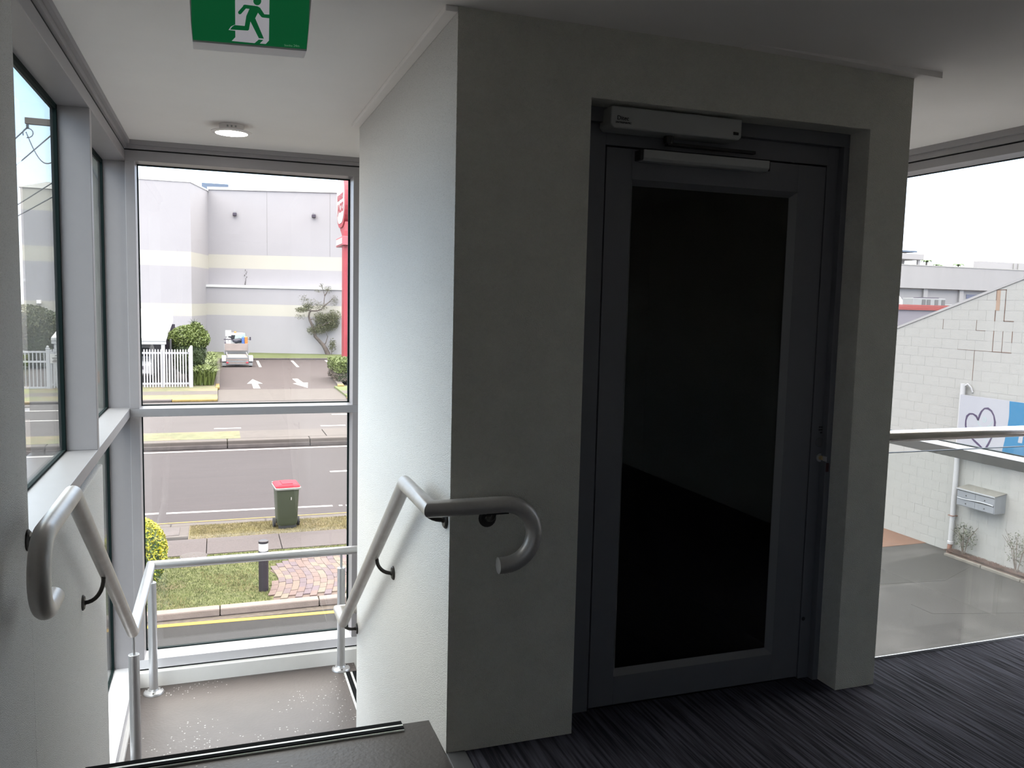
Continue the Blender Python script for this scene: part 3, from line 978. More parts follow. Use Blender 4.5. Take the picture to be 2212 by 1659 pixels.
# repairs in the asphalt at the right
mat('asphalt_old', (0.0136, 0.0119, 0.0116), 0.9, var=(14, 0.25), bump=(90, 0.006))
mat('asphalt_worn', (0.0186, 0.0162, 0.0158), 0.9, var=(20, 0.2), bump=(90, 0.006))
MB().prism([(10.6, 12.2), (13.88, 12.75), (13.88, 11.9), (12.6, 11.35), (10.6, 11.6)], 'z', GZ - 0.01, GZ + 0.003).build('asphalt_patch', 'asphalt_old', dv_side)
MB().prism([(8.4, 12.9), (10.6, 12.5), (10.6, 11.6), (8.4, 11.9)], 'z', GZ - 0.01, GZ + 0.002).build('asphalt_patch', 'asphalt_worn', dv_side)
MB().prism([(11.0, 10.55), (13.85, 9.9), (13.85, 9.35), (11.0, 10.1)], 'z', GZ - 0.01, GZ + 0.003).build('asphalt_patch', 'asphalt_worn', dv_side)
kb = struct('kerb_driveway', (0, 13.24, GZ), 'pale concrete kerb between lawn and driveway')
for i in range(-8, 6):
    x = i * 1.5
    B(x + 0.006, 13.15, GZ, x + 1.494, 13.335, -3.28).build('kerb_stone', 'concrete_kerb', kb, bevel=0.02)
lw = B(-12, 13.335, GZ - 0.05, 6.0, 16.12, -3.298).build('lawn', 'grass_lawn')
tag(lw, 'green mown lawn between kerb and footpath', kind='structure')
fp = struct('footpath', (0, 16.66, GZ), 'exposed aggregate concrete footpath along the street')
for i in range(-8, 5):
    x = -0.23 + 1.37 * i
    B(x + 0.007, 16.12, GZ, x + 1.363, 17.20, -3.282).build('path_slab', 'concrete_path', fp, bevel=0.004)
vg = B(-0.58, 17.20, GZ - 0.05, 10, 18.26, -3.292).build('verge', 'grass_verge')
tag(vg, 'dry grass verge along the near kerb', kind='structure')
vg2 = B(-12, 17.20, GZ - 0.05, -2.6, 18.26, -3.292).build('verge', 'grass_verge')
tag(vg2, 'dry grass verge beyond the drain pit', kind='structure')
kn = struct('kerb_street', (0, 18.4, GZ), 'worn concrete kerb on the near side of the street')
for i in range(-8, 6):
    x = -0.95 + i * 1.9
    B(x + 0.006, 18.26, GZ, x + 1.894, 18.50, -3.285).build('kerb_stone', 'concrete_pale', kn, bevel=0.03)
rd = B(-90, 18.50, GZ - 0.05, 120, 28.12, GZ).build('road', 'asphalt_road')
tag(rd, 'near carriageway of pinkish grey asphalt', kind='structure')


def mark(par, x0, x1, y0, y1, m='line_white', h=0.005):
    B(x0, y0, GZ, x1, y1, GZ + h).build('lane_marking', m, par)


mark(rd, -30, -1.28, 19.86, 19.99)
MB().hexa([(-1.12, 19.83, GZ), (2.55, 19.65, GZ), (2.55, 19.77, GZ), (-1.12, 19.95, GZ), (-1.12, 19.83, GZ + .005), (2.55, 19.65, GZ + .005), (2.55, 19.77, GZ + .005), (-1.12, 19.95, GZ + .005)]).build('lane_marking', 'line_white', rd)
mark(rd, 2.70, 2.78, 19.64, 19.74)
mark(rd, 2.86, 20, 19.60, 19.72)
mark(rd, 3.0, 5.6, 23.64, 23.80)
mark(rd, -30, 30, 27.72, 27.88)
mark(rd, -20, 20, 18.96, 19.02, 'kerb_yellow')
mk = struct('kerb_median', (0, 28.3, GZ), 'high dirty concrete kerb of the median strip')
for i in range(-8, 8):
    x = 0.28 + i * 2.62
    B(x + 0.01, 28.12, GZ, x + 2.61, 28.20, -3.27).build('kerb_face', 'concrete_dirty', mk, bevel=0.02)
    B(x + 0.01, 28.16, GZ, x + 2.61, 28.62, -3.15).build('kerb_stone', 'concrete_pale', mk, bevel=0.03)
tag(B(-60, 28.62, GZ, 0.70, 30.20, -3.15).build('median_grass', 'grass_far'), 'patchy grass on the median strip', kind='structure')
md = struct('median', (5, 29.4, GZ), 'pale concrete median strip')
for (x0, x1) in ((0.70, 3.48), (3.52, 6.6), (6.64, 10), (10.04, 60)):
    B(x0, 28.62, GZ, x1, 30.20, -3.15).build('median_slab', 'concrete_pale', md)
rf = B(-90, 30.20, GZ - 0.05, 120, 41.0, GZ).build('road_far', 'asphalt_far')
tag(rf, 'far carriageway of pale asphalt', kind='structure')
for x in (-16.0, -12.1, -8.1, -4.1, -0.14, 3.75, 7.7):
    mark(rf, x, x + 0.95, 32.42, 32.60)
for x in (-17.2, -12.0, -6.75, 4.58, 9.6):
    mark(rf, x, x + 1.9, 35.60, 35.80)
mark(rf, -40, -4.6, 38.62, 38.82)
kf = struct('kerb_far', (0, 41.15, GZ), 'concrete kerb on the far side of the street')
for i in range(-14, 0):
    x = i * 2.0
    B(x + 0.01, 41.0, GZ, x + 1.99, 41.35, -3.29).build('kerb_stone', 'kerb_yellow' if i == -1 else 'concrete_dirty', kf, bevel=0.03)
for i in range(3, 12):
    x = i * 2.0
    B(x + 0.01, 41.0, GZ, x + 1.99, 41.35, -3.29).build('kerb_stone', 'kerb_yellow' if i == 3 else 'concrete_dirty', kf, bevel=0.03)
tag(B(-60, 41.35, GZ - 0.05, 0.0, 43.2, -3.30).build('verge_far', 'grass_far'), 'dry grass strip by the far kerb', kind='structure')
tag(B(-60, 43.2, GZ - 0.05, 0.0, 44.8, -3.298).build('footpath_far', 'concrete_pale'), 'far footpath in front of the picket fence', kind='structure')
tag(B(-60, 44.8, GZ - 0.05, 0.0, 47.4, -3.30).build('verge_fence', 'grass_far'), 'patchy grass under the picket fence', kind='structure')
tag(B(6.1, 41.35, GZ - 0.05, 40, 46.6, -3.30).build('verge_right', 'grass_bank'), 'green grass beside the right edge of the crossover', kind='structure')
tag(B(6.1, 42.7, -3.3, 40, 44.2, -3.294).build('footpath_right', 'concrete_pale'), 'far footpath right of the crossover', kind='structure')
MB().prism([(0.0, 40.95), (6.0, 40.95), (6.3, 46.1), (0.03, 46.1)], 'z', GZ, GZ + 0.03)
co = MB().prism([(0.0, 40.95), (6.0, 40.95), (6.35, 46.1), (0.03, 46.1)], 'z', GZ - 0.03, GZ + 0.012).build('crossover', 'concrete_pale')
tag(co, 'pale concrete crossover into the car park', kind='structure')
cp = MB().prism([(0.03, 46.1), (6.35, 46.1), (6.9, 54.9), (9.2, 68.35), (0.2, 68.35)], 'z', GZ - 0.04, GZ).build('car_park', 'asphalt_carpark')
tag(cp, 'brown grey asphalt car park with white arrows', kind='structure')
tag(B(-40, 47.4, GZ - 0.05, -1.35, 60, GZ - 0.01).build('yard', 'asphalt_far'), 'paved yard behind the picket fence', kind='structure')


def cp_mark(pts):
    MB().prism(pts, 'z', GZ, GZ + 0.006).build('painted_arrow' if len(pts) > 4 else 'bay_line', 'line_white', cp)


for (xa, ya, xb, yb) in ((2.92, 67.3, 2.86, 61.1), (5.53, 67.4, 5.44, 61.0), (8.17, 67.6, 8.06, 61.7)):
    cp_mark([(xb - 0.09, yb), (xb + 0.09, yb), (xa + 0.09, ya), (xa - 0.09, ya)])
cp_mark([(1.82, 46.7), (2.18, 46.7), (2.16, 49.4), (2.42, 49.3), (1.98, 52.0), (1.58, 49.3), (1.84, 49.4)])
cp_mark([(4.68, 46.7), (4.98, 49.6), (4.72, 49.6), (4.62, 52.1), (4.30, 52.1), (4.36, 49.4), (4.10, 49.2)])
kl = struct('kerb_car_park', (0, 54, GZ), 'pale kerb round the car park with yellow ends')
for i in range(11):
    y = 46.35 + i * 1.95
    B(-0.10, y, GZ, 0.10 + 0.01 * i, y + 1.94, -3.27).build('kerb_stone', 'kerb_yellow' if i == 0 else 'concrete_pale', kl, bevel=0.03)
pr = [(6.30, 46.5), (6.62, 50.5), (6.95, 54.9), (7.9, 61.5), (8.95, 68.35)]
for i in range(4):
    (xa, ya), (xb, yb) = pr[i], pr[i + 1]
    MB().prism([(xa, ya), (xa + 0.32, ya), (xb + 0.32, yb), (xb, yb)], 'z', GZ, -3.25).build('kerb_stone', 'kerb_yellow' if i == -1 else 'concrete_pale', kl)
MB().prism([(6.26, 46.3), (6.62, 46.3), (6.66, 47.0), (6.33, 47.0)], 'z', GZ, -3.22).build('kerb_nose', 'kerb_yellow', kl, bevel=0.03)
for i in range(6):
    x = -0.3 + i * 1.9
    B(x, 68.35, GZ, x + 1.88, 68.62, -3.28).build('kerb_stone', 'concrete_dirty', kl, bevel=0.02)
tag(B(-1.4, 68.62, GZ - 0.05, 40, 78, -3.33).build('bank', 'grass_bank'), 'strip of bright grass in front of the big building', kind='structure')
tag(MB().prism([(7.2, 46.6), (40, 46.6), (40, 68.62), (9.3, 68.62), (7.3, 54.9)], 'z', GZ - 0.05, -3.31).build('garden_bed', 'soil'), 'garden bed right of the car park', kind='structure')
tag(B(-1.30, 47.4, GZ - 0.05, -0.10, 68.0, -3.30).build('planting_strip', 'soil'), 'planting strip left of the car park', kind='structure')

# blades of grass on the two near lawns
gb = MB()
bl_v, bl_f = [], []


def blades(n, x0, x1, y0, y1, z, h, avoid=None):
    v, f = [], []
    for i in range(n):
        x, y = rnd.uniform(x0, x1), rnd.uniform(y0, y1)
        if avoid and avoid(x, y):
            continue
        a = rnd.uniform(0, math.pi)
        hh = h * rnd.uniform(0.5, 1.2)
        wd = 0.006
        k = len(v)
        v += [(x - wd * math.cos(a), y - wd * math.sin(a), z), (x + wd * math.cos(a), y + wd * math.sin(a), z), (x + rnd.uniform(-.5, .5) * hh, y + rnd.uniform(-.5, .5) * hh, z + hh)]
        f.append((k, k + 1, k + 2))
    return MB().add(v, f)


def on_paving(x, y):
    return paved(x, y, 0.03)


def paved(x, y, g=0.0):
    # the fan of pavers in the lawn: a drop-shaped apron against the kerb
    yl = [(13.33, 0.80), (14.0, 0.86), (14.45, 1.00), (14.85, 0.84), (15.25, 1.12), (15.60, 1.50), (15.85, 2.0)]
    yr = [(13.33, 1.90), (13.9, 2.03), (14.7, 2.20), (15.85, 2.40)]

    def at(t, y):
        if y < t[0][0] or y > t[-1][0]:
            return None
        for (ya, xa), (yb, xb) in zip(t, t[1:]):
            if y <= yb:
                return xa + (xb - xa) * (y - ya) / (yb - ya)
    a, b_ = at(yl, y), at(yr, y)
    return a is not None and a - g < x < b_ + g


tag(blades(26000, -3.2, 2.6, 13.36, 16.1, -3.298, 0.035, on_paving).build('grass_blades', 'blade_green'), 'short green grass growing on the near lawn', 'grass', kind='stuff')
def dry_patch(x, y):
    return math.sin(x * 3.1 + 1.0) * math.sin(y * 2.7 + x) + 0.35 * math.sin(x * 9 + y * 7) < 0.28 or on_paving(x, y)


tag(blades(12000, -3.2, 2.6, 13.36, 16.1, -3.296, 0.036, dry_patch).build('grass_blades', 'blade_dry'), 'dry yellowish patches of grass on the near lawn', 'grass', kind='stuff')
tag(blades(15000, -0.56, 3.4, 17.22, 18.24, -3.292, 0.035).build('grass_blades', 'blade_dry'), 'dry grass growing on the verge under the bin', 'grass', kind='stuff')

# pavers: arcs that swing round two centres, each brick a part
pv = struct('paving', (1.5, 14.5, -3.3), 'curved apron of red and mauve clay pavers in the lawn')
pol = [(0.80, 13.335), (1.90, 13.335), (2.03, 13.9), (2.20, 14.7), (2.40, 15.85), (2.0, 15.85), (1.50, 15.6), (1.12, 15.25), (0.84, 14.85), (1.0, 14.45), (0.86, 14.0)]
MB().prism(pol, 'z', -3.31, -3.290).build('mortar_bed', 'paver_joint', pv)
PC = ['paver_a', 'paver_b', 'paver_c', 'paver_d', 'paver_e', 'paver_f']


def brick_quad(p, mm):
    mb = MB()
    c = Vector((sum(q[0] for q in p) / 4, sum(q[1] for q in p) / 4))
    q = []
    for a in p:
        d = Vector(a) - c
        q.append(tuple(c + d * 0.955))
    h = -3.272 + rnd.uniform(-0.003, 0.003)
    mb.prism(q, 'z', -3.292, h)
    return mb.build('paver', mm, pv)


def wave(u, v):
    # columns run away from the kerb in gentle S-bends
    x = 0.72 + u + 0.075 * math.sin((v - 0.25) * 2.6) + 0.04 * v
    y = 13.335 + v + 0.03 * math.sin(u * 2.2) - 0.03
    return (x, y)


def lay(p):
    cx_ = sum(q[0] for q in p) / 4
    cy_ = sum(q[1] for q in p) / 4
    if not paved(cx_, cy_, 0.02) or min(q[1] for q in p) < 13.30:
        return
    p = [(a, max(b_, 13.338)) for a, b_ in p]
    brick_quad(p, rnd.choices(PC, [4, 3, 3, 3, 4, 2])[0])


for i in range(16):
    for j in range(12):
        o_ = 0.115 if i % 2 else 0.0
        u0, u1 = i * 0.115, (i + 1) * 0.115
        v0, v1 = j * 0.232 - o_, (j + 1) * 0.232 - o_
        p = [wave(u0, v0), wave(u1, v0), wave(u1, v1), wave(u0, v1)]
        lay(p)
# drain pit
dp = struct('drain_pit', (-1.6, 17.9, -3.3), 'concrete drain pit with a flat lid behind the kerb')
B(-2.6, 17.45, GZ, -0.58, 18.26, -3.288).build('pit_surround', 'concrete_pale', dp, bevel=0.01)
B(-2.4, 17.55, -3.30, -0.76, 18.15, -3.278).build('pit_lid', 'concrete_dirty', dp, bevel=0.008)
al = MB().lathe((-0.45, 16.05, -3.30), [(0.24, 0.0), (0.24, 0.02), (0.20, 0.026), (0.02, 0.03)], 28).build('access_lid', 'concrete_dirty')
tag(al, 'round grey access lid at the edge of the footpath', kind='structure')

# ------------------------------------------------------------------ wheelie bin
bn = thing('wheelie_bin', (1.34, 17.72, -3.29), 'dark green wheelie bin with a red lid on the verge', 'bin')
cx, cy = 1.335, 17.72


def ring(hx, hy, z, dy=0.0, r=0.06, n=4):
    o_ = []
    for sx, sy, a0 in ((1, 1, 0), (-1, 1, 90), (-1, -1, 180), (1, -1, 270)):
        for k_ in range(n + 1):
            a = math.radians(a0 + 90 * k_ / n)
            o_.append((cx + sx * (hx - r) + r * math.cos(a), cy + dy + sy * (hy - r) + r * math.sin(a), z))
    return o_


def loft(rings):
    mb = MB()
    n = len(rings[0])
    v = [p for r in rings for p in r]
    f = [tuple(range(n))[::-1], tuple((len(rings) - 1) * n + j for j in range(n))]
    for i in range(len(rings) - 1):
        for j in range(n):
            k_ = (j + 1) % n
            f.append((i * n + j, i * n + k_, (i + 1) * n + k_, (i + 1) * n + j))
    return mb.add(v, f)


RB = math.radians(4)
cen = (cx, cy, 0)
loft([ring(0.185, 0.21, -3.225, 0.02), ring(0.20, 0.235, -3.16, 0.01), ring(0.228, 0.285, -2.46), ring(0.232, 0.29, -2.44)]).rot(cen, RB).build('body', 'bin_green', bn, smooth=True)
loft([ring(0.255, 0.315, -2.445), ring(0.262, 0.322, -2.43), ring(0.262, 0.322, -2.405), ring(0.255, 0.315, -2.40)]).rot(cen, RB).build('rim', 'bin_rim', bn, smooth=True)
lid = loft([ring(0.248, 0.300, -2.402), ring(0.252, 0.302, -2.385), ring(0.235, 0.285, -2.362), ring(0.15, 0.22, -2.343, r=0.05)]).rot(cen, RB).build('lid', 'bin_lid', bn, smooth=True)
MB().box(cx - 0.11, cy - 0.20, -2.362, cx + 0.11, cy + 0.18, -2.330).rot(cen, RB).build('lid_ridge', 'bin_lid', lid, bevel=0.012)
MB().cyl((cx - 0.25, cy + 0.35, -2.40), (cx + 0.25, cy + 0.35, -2.40), 0.014, n=10).rot(cen, RB).build('handle', 'bin_rim', bn)
for s_ in (-1, 1):
    MB().lathe((cx + s_ * 0.245, cy + 0.03, -3.19), [(0.06, -0.028), (0.098, -0.022), (0.098, 0.022), (0.06, 0.028)], 24, 'x').rot(cen, RB).build('wheel', 'rubber', bn, smooth=True)
MB().cyl((cx - 0.24, cy + 0.03, -3.19), (cx + 0.24, cy + 0.03, -3.19), 0.012, n=10).rot(cen, RB).build('axle', 'rubber', bn)
MB().box(cx - 0.18, cy - 0.19, -3.288, cx + 0.18, cy - 0.12, -3.215).rot(cen, RB).build('foot', 'rubber', bn, bevel=0.01)
MB().box(cx + 0.055, cy - 0.283, -2.665, cx + 0.068, cy - 0.262, -2.605).rot(cen, RB).build('sticker', 'line_white', bn)

# ------------------------------------------------------------------ bollard light
bo = thing('bollard_light', (0.68, 13.86, -3.29), 'dark bollard lamp with a white lens standing on the lawn', 'bollard lamp')
MB().cyl((0.68, 13.86, -3.30), (0.68, 13.86, -2.625), 0.078, n=28).build('post', 'bollard_dark', bo, smooth=True)
MB().cyl((0.68, 13.86, -2.625), (0.68, 13.86, -2.495), 0.074, n=28).build('lens', 'bollard_lens', bo, smooth=True)
MB().lathe((0.68, 13.86, 0), [(0.080, -2.497), (0.080, -2.462), (0.06, -2.452), (0.01, -2.448)], 28).build('cap', 'bollard_dark', bo, smooth=True)
mb = MB()
for k_ in range(4):
    mb.lathe((0.68, 13.86, -2.605 + 0.027 * k_), [(0.0745, 0), (0.0765, 0.002), (0.0745, 0.004)], 28)
mb.build('lens_rings', 'galvanised', bo)


# ------------------------------------------------------------------ foliage
def leaf_cloud(n, c, r, size, shell=0.5, zmin=None, flat=0.0, keep=None):
    v, f = [], []
    cnt = 0
    while cnt < n:
        d = Vector((rnd.gauss(0, 1), rnd.gauss(0, 1), rnd.gauss(0, 1)))
        if d.length < 1e-3:
            continue
        d.normalize()
        t_ = shell + (1 - shell) * rnd.random() ** 0.6
        p = Vector((c[0] + d.x * r[0] * t_, c[1] + d.y * r[1] * t_, c[2] + d.z * r[2] * t_))
        if zmin is not None and p.z < zmin:
            p.z = zmin + rnd.random() * 0.1 * r[2]
        if keep and not keep(p):
            cnt += 1
            continue
        s_ = size * rnd.uniform(0.6, 1.3)
        a = Vector((rnd.gauss(0, 1), rnd.gauss(0, 1), rnd.gauss(0, 1) * (1 - flat))).normalized()
        b_ = a.cross(Vector((rnd.gauss(0, 1), rnd.gauss(0, 1), rnd.gauss(0, 1)))).normalized()
        k_ = len(v)
        v += [tuple(p - a * s_), tuple(p + b_ * s_ * 0.45), tuple(p + a * s_), tuple(p - b_ * s_ * 0.45)]
        f.append((k_, k_ + 1, k_ + 2, k_ + 3))
        cnt += 1
    return v, f


def stuff_leaves(parent, m, specs, name='leaves'):
    mb = MB()
    for s_ in specs:
        mb.add(*leaf_cloud(*s_))
    o_ = mb.build(name, m, parent)
    o_['kind'] = 'stuff'
    return o_


def core(parent, m, c, r, name='foliage_mass', n=20):
    prof = []
    for i in range(9):
        a = -math.pi / 2 + math.pi * i / 8
        prof.append((max(0.01, math.cos(a)), math.sin(a)))
    mb = MB()
    mb.lathe((0, 0, 0), prof, n)
    mb.v = [(c[0] + p[0] * r[0], c[1] + p[1] * r[1], c[2] + p[2] * r[2]) for p in mb.v]
    o_ = mb.build(name, m, parent, smooth=True)
    o_['kind'] = 'stuff'
    return o_


sb = thing('clipped_shrub', (-1.28, 14.35, -3.3), 'rounded shrub with golden yellow leaf tips on the lawn', 'shrub')
core(sb, 'leaf_dark', (-1.28, 14.35, -2.74), (0.40, 0.40, 0.50))
stuff_leaves(sb, 'leaf_dark', [(1500, (-1.28, 14.35, -2.75), (0.45, 0.45, 0.58), 0.035, 0.85)])
stuff_leaves(sb, 'leaf_lime', [(2400, (-1.28, 14.35, -2.70), (0.47, 0.47, 0.58), 0.032, 0.92)])
stuff_leaves(sb, 'leaf_yellow', [(3000, (-1.28, 14.35, -2.62), (0.48, 0.48, 0.55), 0.030, 0.95, -2.85), (500, (-1.28, 14.35, -2.70), (0.48, 0.48, 0.56), 0.03, 0.97)])
mb = MB()
for a in range(5):
    mb.tube([(-1.28 + 0.08 * math.cos(a * 1.3), 14.35 + 0.08 * math.sin(a * 1.3), -3.30), (-1.28 + 0.2 * math.cos(a * 1.3), 14.35 + 0.2 * math.sin(a * 1.3), -2.8)], 0.014, 6)
mb.build('stems', 'twig', sb)

# ------------------------------------------------------------------ utility pole and wires
up = thing('utility_pole', (-2.30, 18.7, GZ), 'grey green timber power pole with climbing steps outside the left window', 'power pole')
MB().cyl((-2.30, 18.7, GZ), (-2.285, 18.7, 6.6), 0.165, 0.125, 24).build('pole', 'pole_timber', up, smooth=True)
MB().hexa([(-3.40, 18.36, 4.68), (-1.00, 18.46, 4.68), (-1.00, 18.56, 4.68), (-3.40, 18.46, 4.68), (-3.40, 18.36, 4.80), (-1.00, 18.46, 4.80), (-1.00, 18.56, 4.80), (-3.40, 18.46, 4.80)]).build('cross_arm', 'arm_timber', up, bevel=0.006)
for k_ in range(7):
    MB().cyl((-2.40, 18.58, -0.1 + k_ * 0.72), (-2.52, 18.54, -0.1 + k_ * 0.72), 0.01, n=8).build('climbing_step', 'galvanised', up)
MB().tube([(-2.42, 18.55, 3.0), (-2.45, 18.52, 3.6), (-2.30, 18.5, 4.0), (-2.16, 18.52, 3.7), (-2.18, 18.53, 3.2)], 0.022, 8).build('cable', 'wire', up, smooth=True)
B(-2.36, 18.525, -0.30, -2.24, 18.535, -0.06).build('tag_plate', 'rust_stain', up)
ins = [(-3.36, 18.40), (-2.96, 18.43), (-1.6, 18.47), (-1.15, 18.50)]
for (x, y) in ins:
    MB().lathe((x, y, 4.60), [(0.012, 0.08), (0.03, 0.05), (0.02, 0.03), (0.034, 0.015), (0.015, 0.0)], 12).build('insulator', 'wire', up, smooth=True)


def wire(a, b_, sag, label, r=0.013):
    a, b_ = Vector(a), Vector(b_)
    pts = []
    for i in range(25):
        t_ = i / 24
        p = a.lerp(b_, t_)
        p.z -= sag * 4 * t_ * (1 - t_)
        pts.append(p)
    o_ = MB().tube(pts, r, 6).build('power_line', 'wire')
    return tag(o_, label, 'power line', 'power lines at the pole outside the left window')


tgt = Vector((-0.464, 1.232, 0)).normalized()


def away(p, d, dz):
    q = Vector(p) + tgt * d
    q.z += dz
    return q


wire((-3.36, 18.40, 4.62), away((-3.36, 18.40, 4.62), 60, 1.2), 0.9, 'topmost power line, from the left end of the timber cross arm')
wire((-2.96, 18.43, 4.52), away((-2.96, 18.43, 4.52), 60, 0.4), 0.9, 'second power line from the top, crossing the sky left of the pole')
wire((-2.50, 18.6, 4.02), away((-2.42, 18.5, 4.02), 60, -0.6), 0.6, 'third power line from the top, just above the striped building')
wire((-2.50, 18.6, 3.70), away((-2.42, 18.5, 3.70), 60, -0.6), 0.5, 'lowest power line, crossing the roof edge of the striped building')
lp_ = []
for i in range(17):
    t_ = i / 16
    lp_.append((-3.50 + 0.55 * t_, 19.0 - 0.3 * t_, 4.63 - 0.55 * t_ - 0.28 * math.sin(math.pi * t_)))
tag(MB().tube(lp_, 0.011, 6).build('jumper_cable', 'wire'), 'drooping jumper cable below the timber cross arm', 'cable')
lp_ = [(-3.42 + 0.10 * math.sin(a * 0.5), 18.62 + 0.02 * a, 4.56 - 0.10 * math.cos(a * 0.5)) for a in range(11)]
tag(MB().tube(lp_, 0.011, 6).build('jumper_cable', 'wire'), 'small cable loop at the left tip of the cross arm', 'cable')

for (za, zb, lab) in ((10.47, 12.75, 'topmost of three thin power lines high in the white sky at the right'), (10.07, 12.83, 'middle of three thin power lines high in the white sky at the right'), (9.62, 12.97, 'lowest of three thin power lines high in the white sky at the right')):
    a, b_ = Vector((36, 44.0, za)), Vector((80, 44.0, zb))
    o_ = MB().tube([a.lerp(b_, i / 12) - Vector((0, 0, 0.3 * (i / 12) * (1 - i / 12))) for i in range(13)], 0.012, 6).build('power_line', 'roof_sheet')
    tag(o_, lab, 'power line', 'power lines over the street at the right')

# ------------------------------------------------------------------ the big building across the street
bb = thing('building', (0, 78, GZ), 'large windowless pale grey building with cream stripes across the street', 'building')
LV = [(GZ, -0.15, 'wall_grey'), (-0.15, 0.85, 'wall_cream'), (0.85, 3.88, 'wall_grey'), (3.88, 5.05, 'wall_cream')]
for (z0, z1, mm) in LV:
    MB().prism([(-13.96, 73), (-1.92, 73), (-0.63, 78.2), (-0.63, 96), (-13.96, 96)], 'z', z0, z1).build('wall_stripe', mm, bb)
for (z0, z1, mm) in ((5.05, 7.74, 'wall_grey'), (7.74, 9.40, 'wall_cream')):
    B(-13.96, 73, z0, -7.5, 96, z1).build('wall_stripe', mm, bb)
MB().prism([(-7.5, 73), (-1.92, 73), (-0.63, 78.2), (-0.63, 96), (-7.5, 96)], 'z', 5.05, 10.58).build('wall_stripe', 'wall_grey', bb)
MB().prism([(-7.55, 72.95), (-1.88, 72.95), (-0.58, 78.15), (-0.58, 96), (-7.55, 96)], 'z', 10.58, 10.70).build('parapet_cap', 'wall_cap', bb)
MB().hexa([(-14.1, 72.9, 9.40), (-7.5, 72.9, 9.40), (-7.5, 88, 9.40), (-14.1, 88, 9.40), (-12.7, 76, 10.25), (-7.5, 76, 10.25), (-7.5, 84, 10.25), (-12.7, 84, 10.25)]).build('roof', 'roof_sheet', bb)
UV = [(2.5, 3.98, 'wall_grey'), (3.98, 5.16, 'wall_cream'), (5.16, 10.72, 'wall_grey')]


def wy(x, y0=78.2, x0=-0.63):      # the long wall runs slightly towards the street
    return y0 - 0.33 * (x - x0)


for (z0, z1, mm) in UV:
    MB().prism([(-0.63, 78.2), (30, wy(30)), (30, 96), (-0.63, 96)], 'z', z0, z1).build('wall_stripe', mm, bb)
MB().prism([(-0.68, 78.1), (30, wy(30) - 0.1), (30, wy(30) + 0.5), (-0.68, 78.6)], 'z', 10.72, 10.95).build('parapet_cap', 'wall_cap', bb)
B(1.15, 85, 10.6, 30, 86, 12.0).build('roof_edge', 'wall_cap', bb)
for (z0, z1, mm) in ((GZ, -0.10, 'wall_grey'), (-0.10, 0.90, 'wall_cream'), (0.90, 2.30, 'wall_grey')):
    MB().prism([(-1.34, 77.5), (30, wy(30) - 0.47), (30, 90), (-1.34, 90)], 'z', z0, z1).build('wall_stripe', mm, bb)
MB().prism([(-1.38, 77.4), (30, wy(30) - 0.57), (30, wy(30) + 1), (-1.38, 79)], 'z', 2.30, 2.52).build('ledge_cap', 'wall_cap', bb)
B(-1.15, 80, 10.3, 1.1, 82, 11.50).build('roof_plant', 'steel_blue', bb)
for x in (4.2, 9.4):
    B(x, wy(x) - 0.015, 5.2, x + 0.03, wy(x) + 0.1, 10.7).build('panel_joint', 'warehouse', bb)
for (x, z) in ((1.55, 8.63), (8.05, 8.65)):
    yq = wy(x)
    fl = B(x - 0.16, yq - 0.35, z - 0.13, x + 0.16, yq, z + 0.15).build('floodlight', 'interior_dark', bb, bevel=0.05)
    B(x - 0.05, yq - 0.3, z + 0.12, x + 0.05, yq, z + 0.30).build('floodlight_arm', 'galvanised', fl)
B(-13.05, 72.6, 0.62, -12.75, 73.0, 0.90).build('floodlight', 'lamp_body', bb, bevel=0.04)
mb = MB()
for k_ in range(9):
    a = rnd.uniform(-0.15, 0.15)
    mb.box(2.42 + a, 77.13, 2.6 + k_ * 0.15, 2.42 + a + rnd.uniform(.03, .08), 77.3, 2.6 + k_ * 0.15 + 0.1)
o_ = mb.build('wall_stain', 'concrete_dirty', bb)
o_['kind'] = 'stuff'

# ------------------------------------------------------------------ picket fence, gate, carport, car
pf = thing('picket_fence', (-4.5, 46.8, -3.3), 'white picket fence with rounded tops along the far footpath', 'fence')


def picket(x, y, z0, z1, par, wd=0.066):
    pl_ = [(x - wd / 2, z0), (x + wd / 2, z0), (x + wd / 2, z1 - wd / 2)]
    for k_ in range(1, 5):
        a = math.pi * k_ / 5
        pl_.append((x + wd / 2 * math.cos(a), z1 - wd / 2 + wd / 2 * math.sin(a)))
    pl_.append((x - wd / 2, z1 - wd / 2))
    return MB().prism(pl_, 'y', y - 0.012, y + 0.012).build('picket', 'fence_white', par)


first = None
x = -7.72
while x < -1.45:
    if first is None:
        first = picket(x, 46.77, -3.28, -1.30, pf)
        fx = x
    else:
        c_ = clone(first, pf)
        c_.location = first.location + Vector((x - fx, 0, 0))
    x += 0.134
for z in (-1.50, -3.10):
    B(-7.85, 46.79, z - 0.05, -1.35, 46.84, z + 0.05).build('rail', 'fence_white', pf)
for x in (-7.86, -4.62, -2.70):
    B(x - 0.06, 46.80, -3.32, x + 0.06, 46.92, -1.34).build('post', 'fence_white', pf, bevel=0.01)
MB().prism([(-1.40, -3.38), (-1.22, -3.38), (-1.22, -1.14), (-1.27, -1.10), (-1.33, -1.10), (-1.38, -1.20), (-1.46, -1.33), (-1.46, -1.45), (-1.40, -1.45)], 'y', 46.70, 46.86).build('end_post', 'fence_white', pf, bevel=0.01)

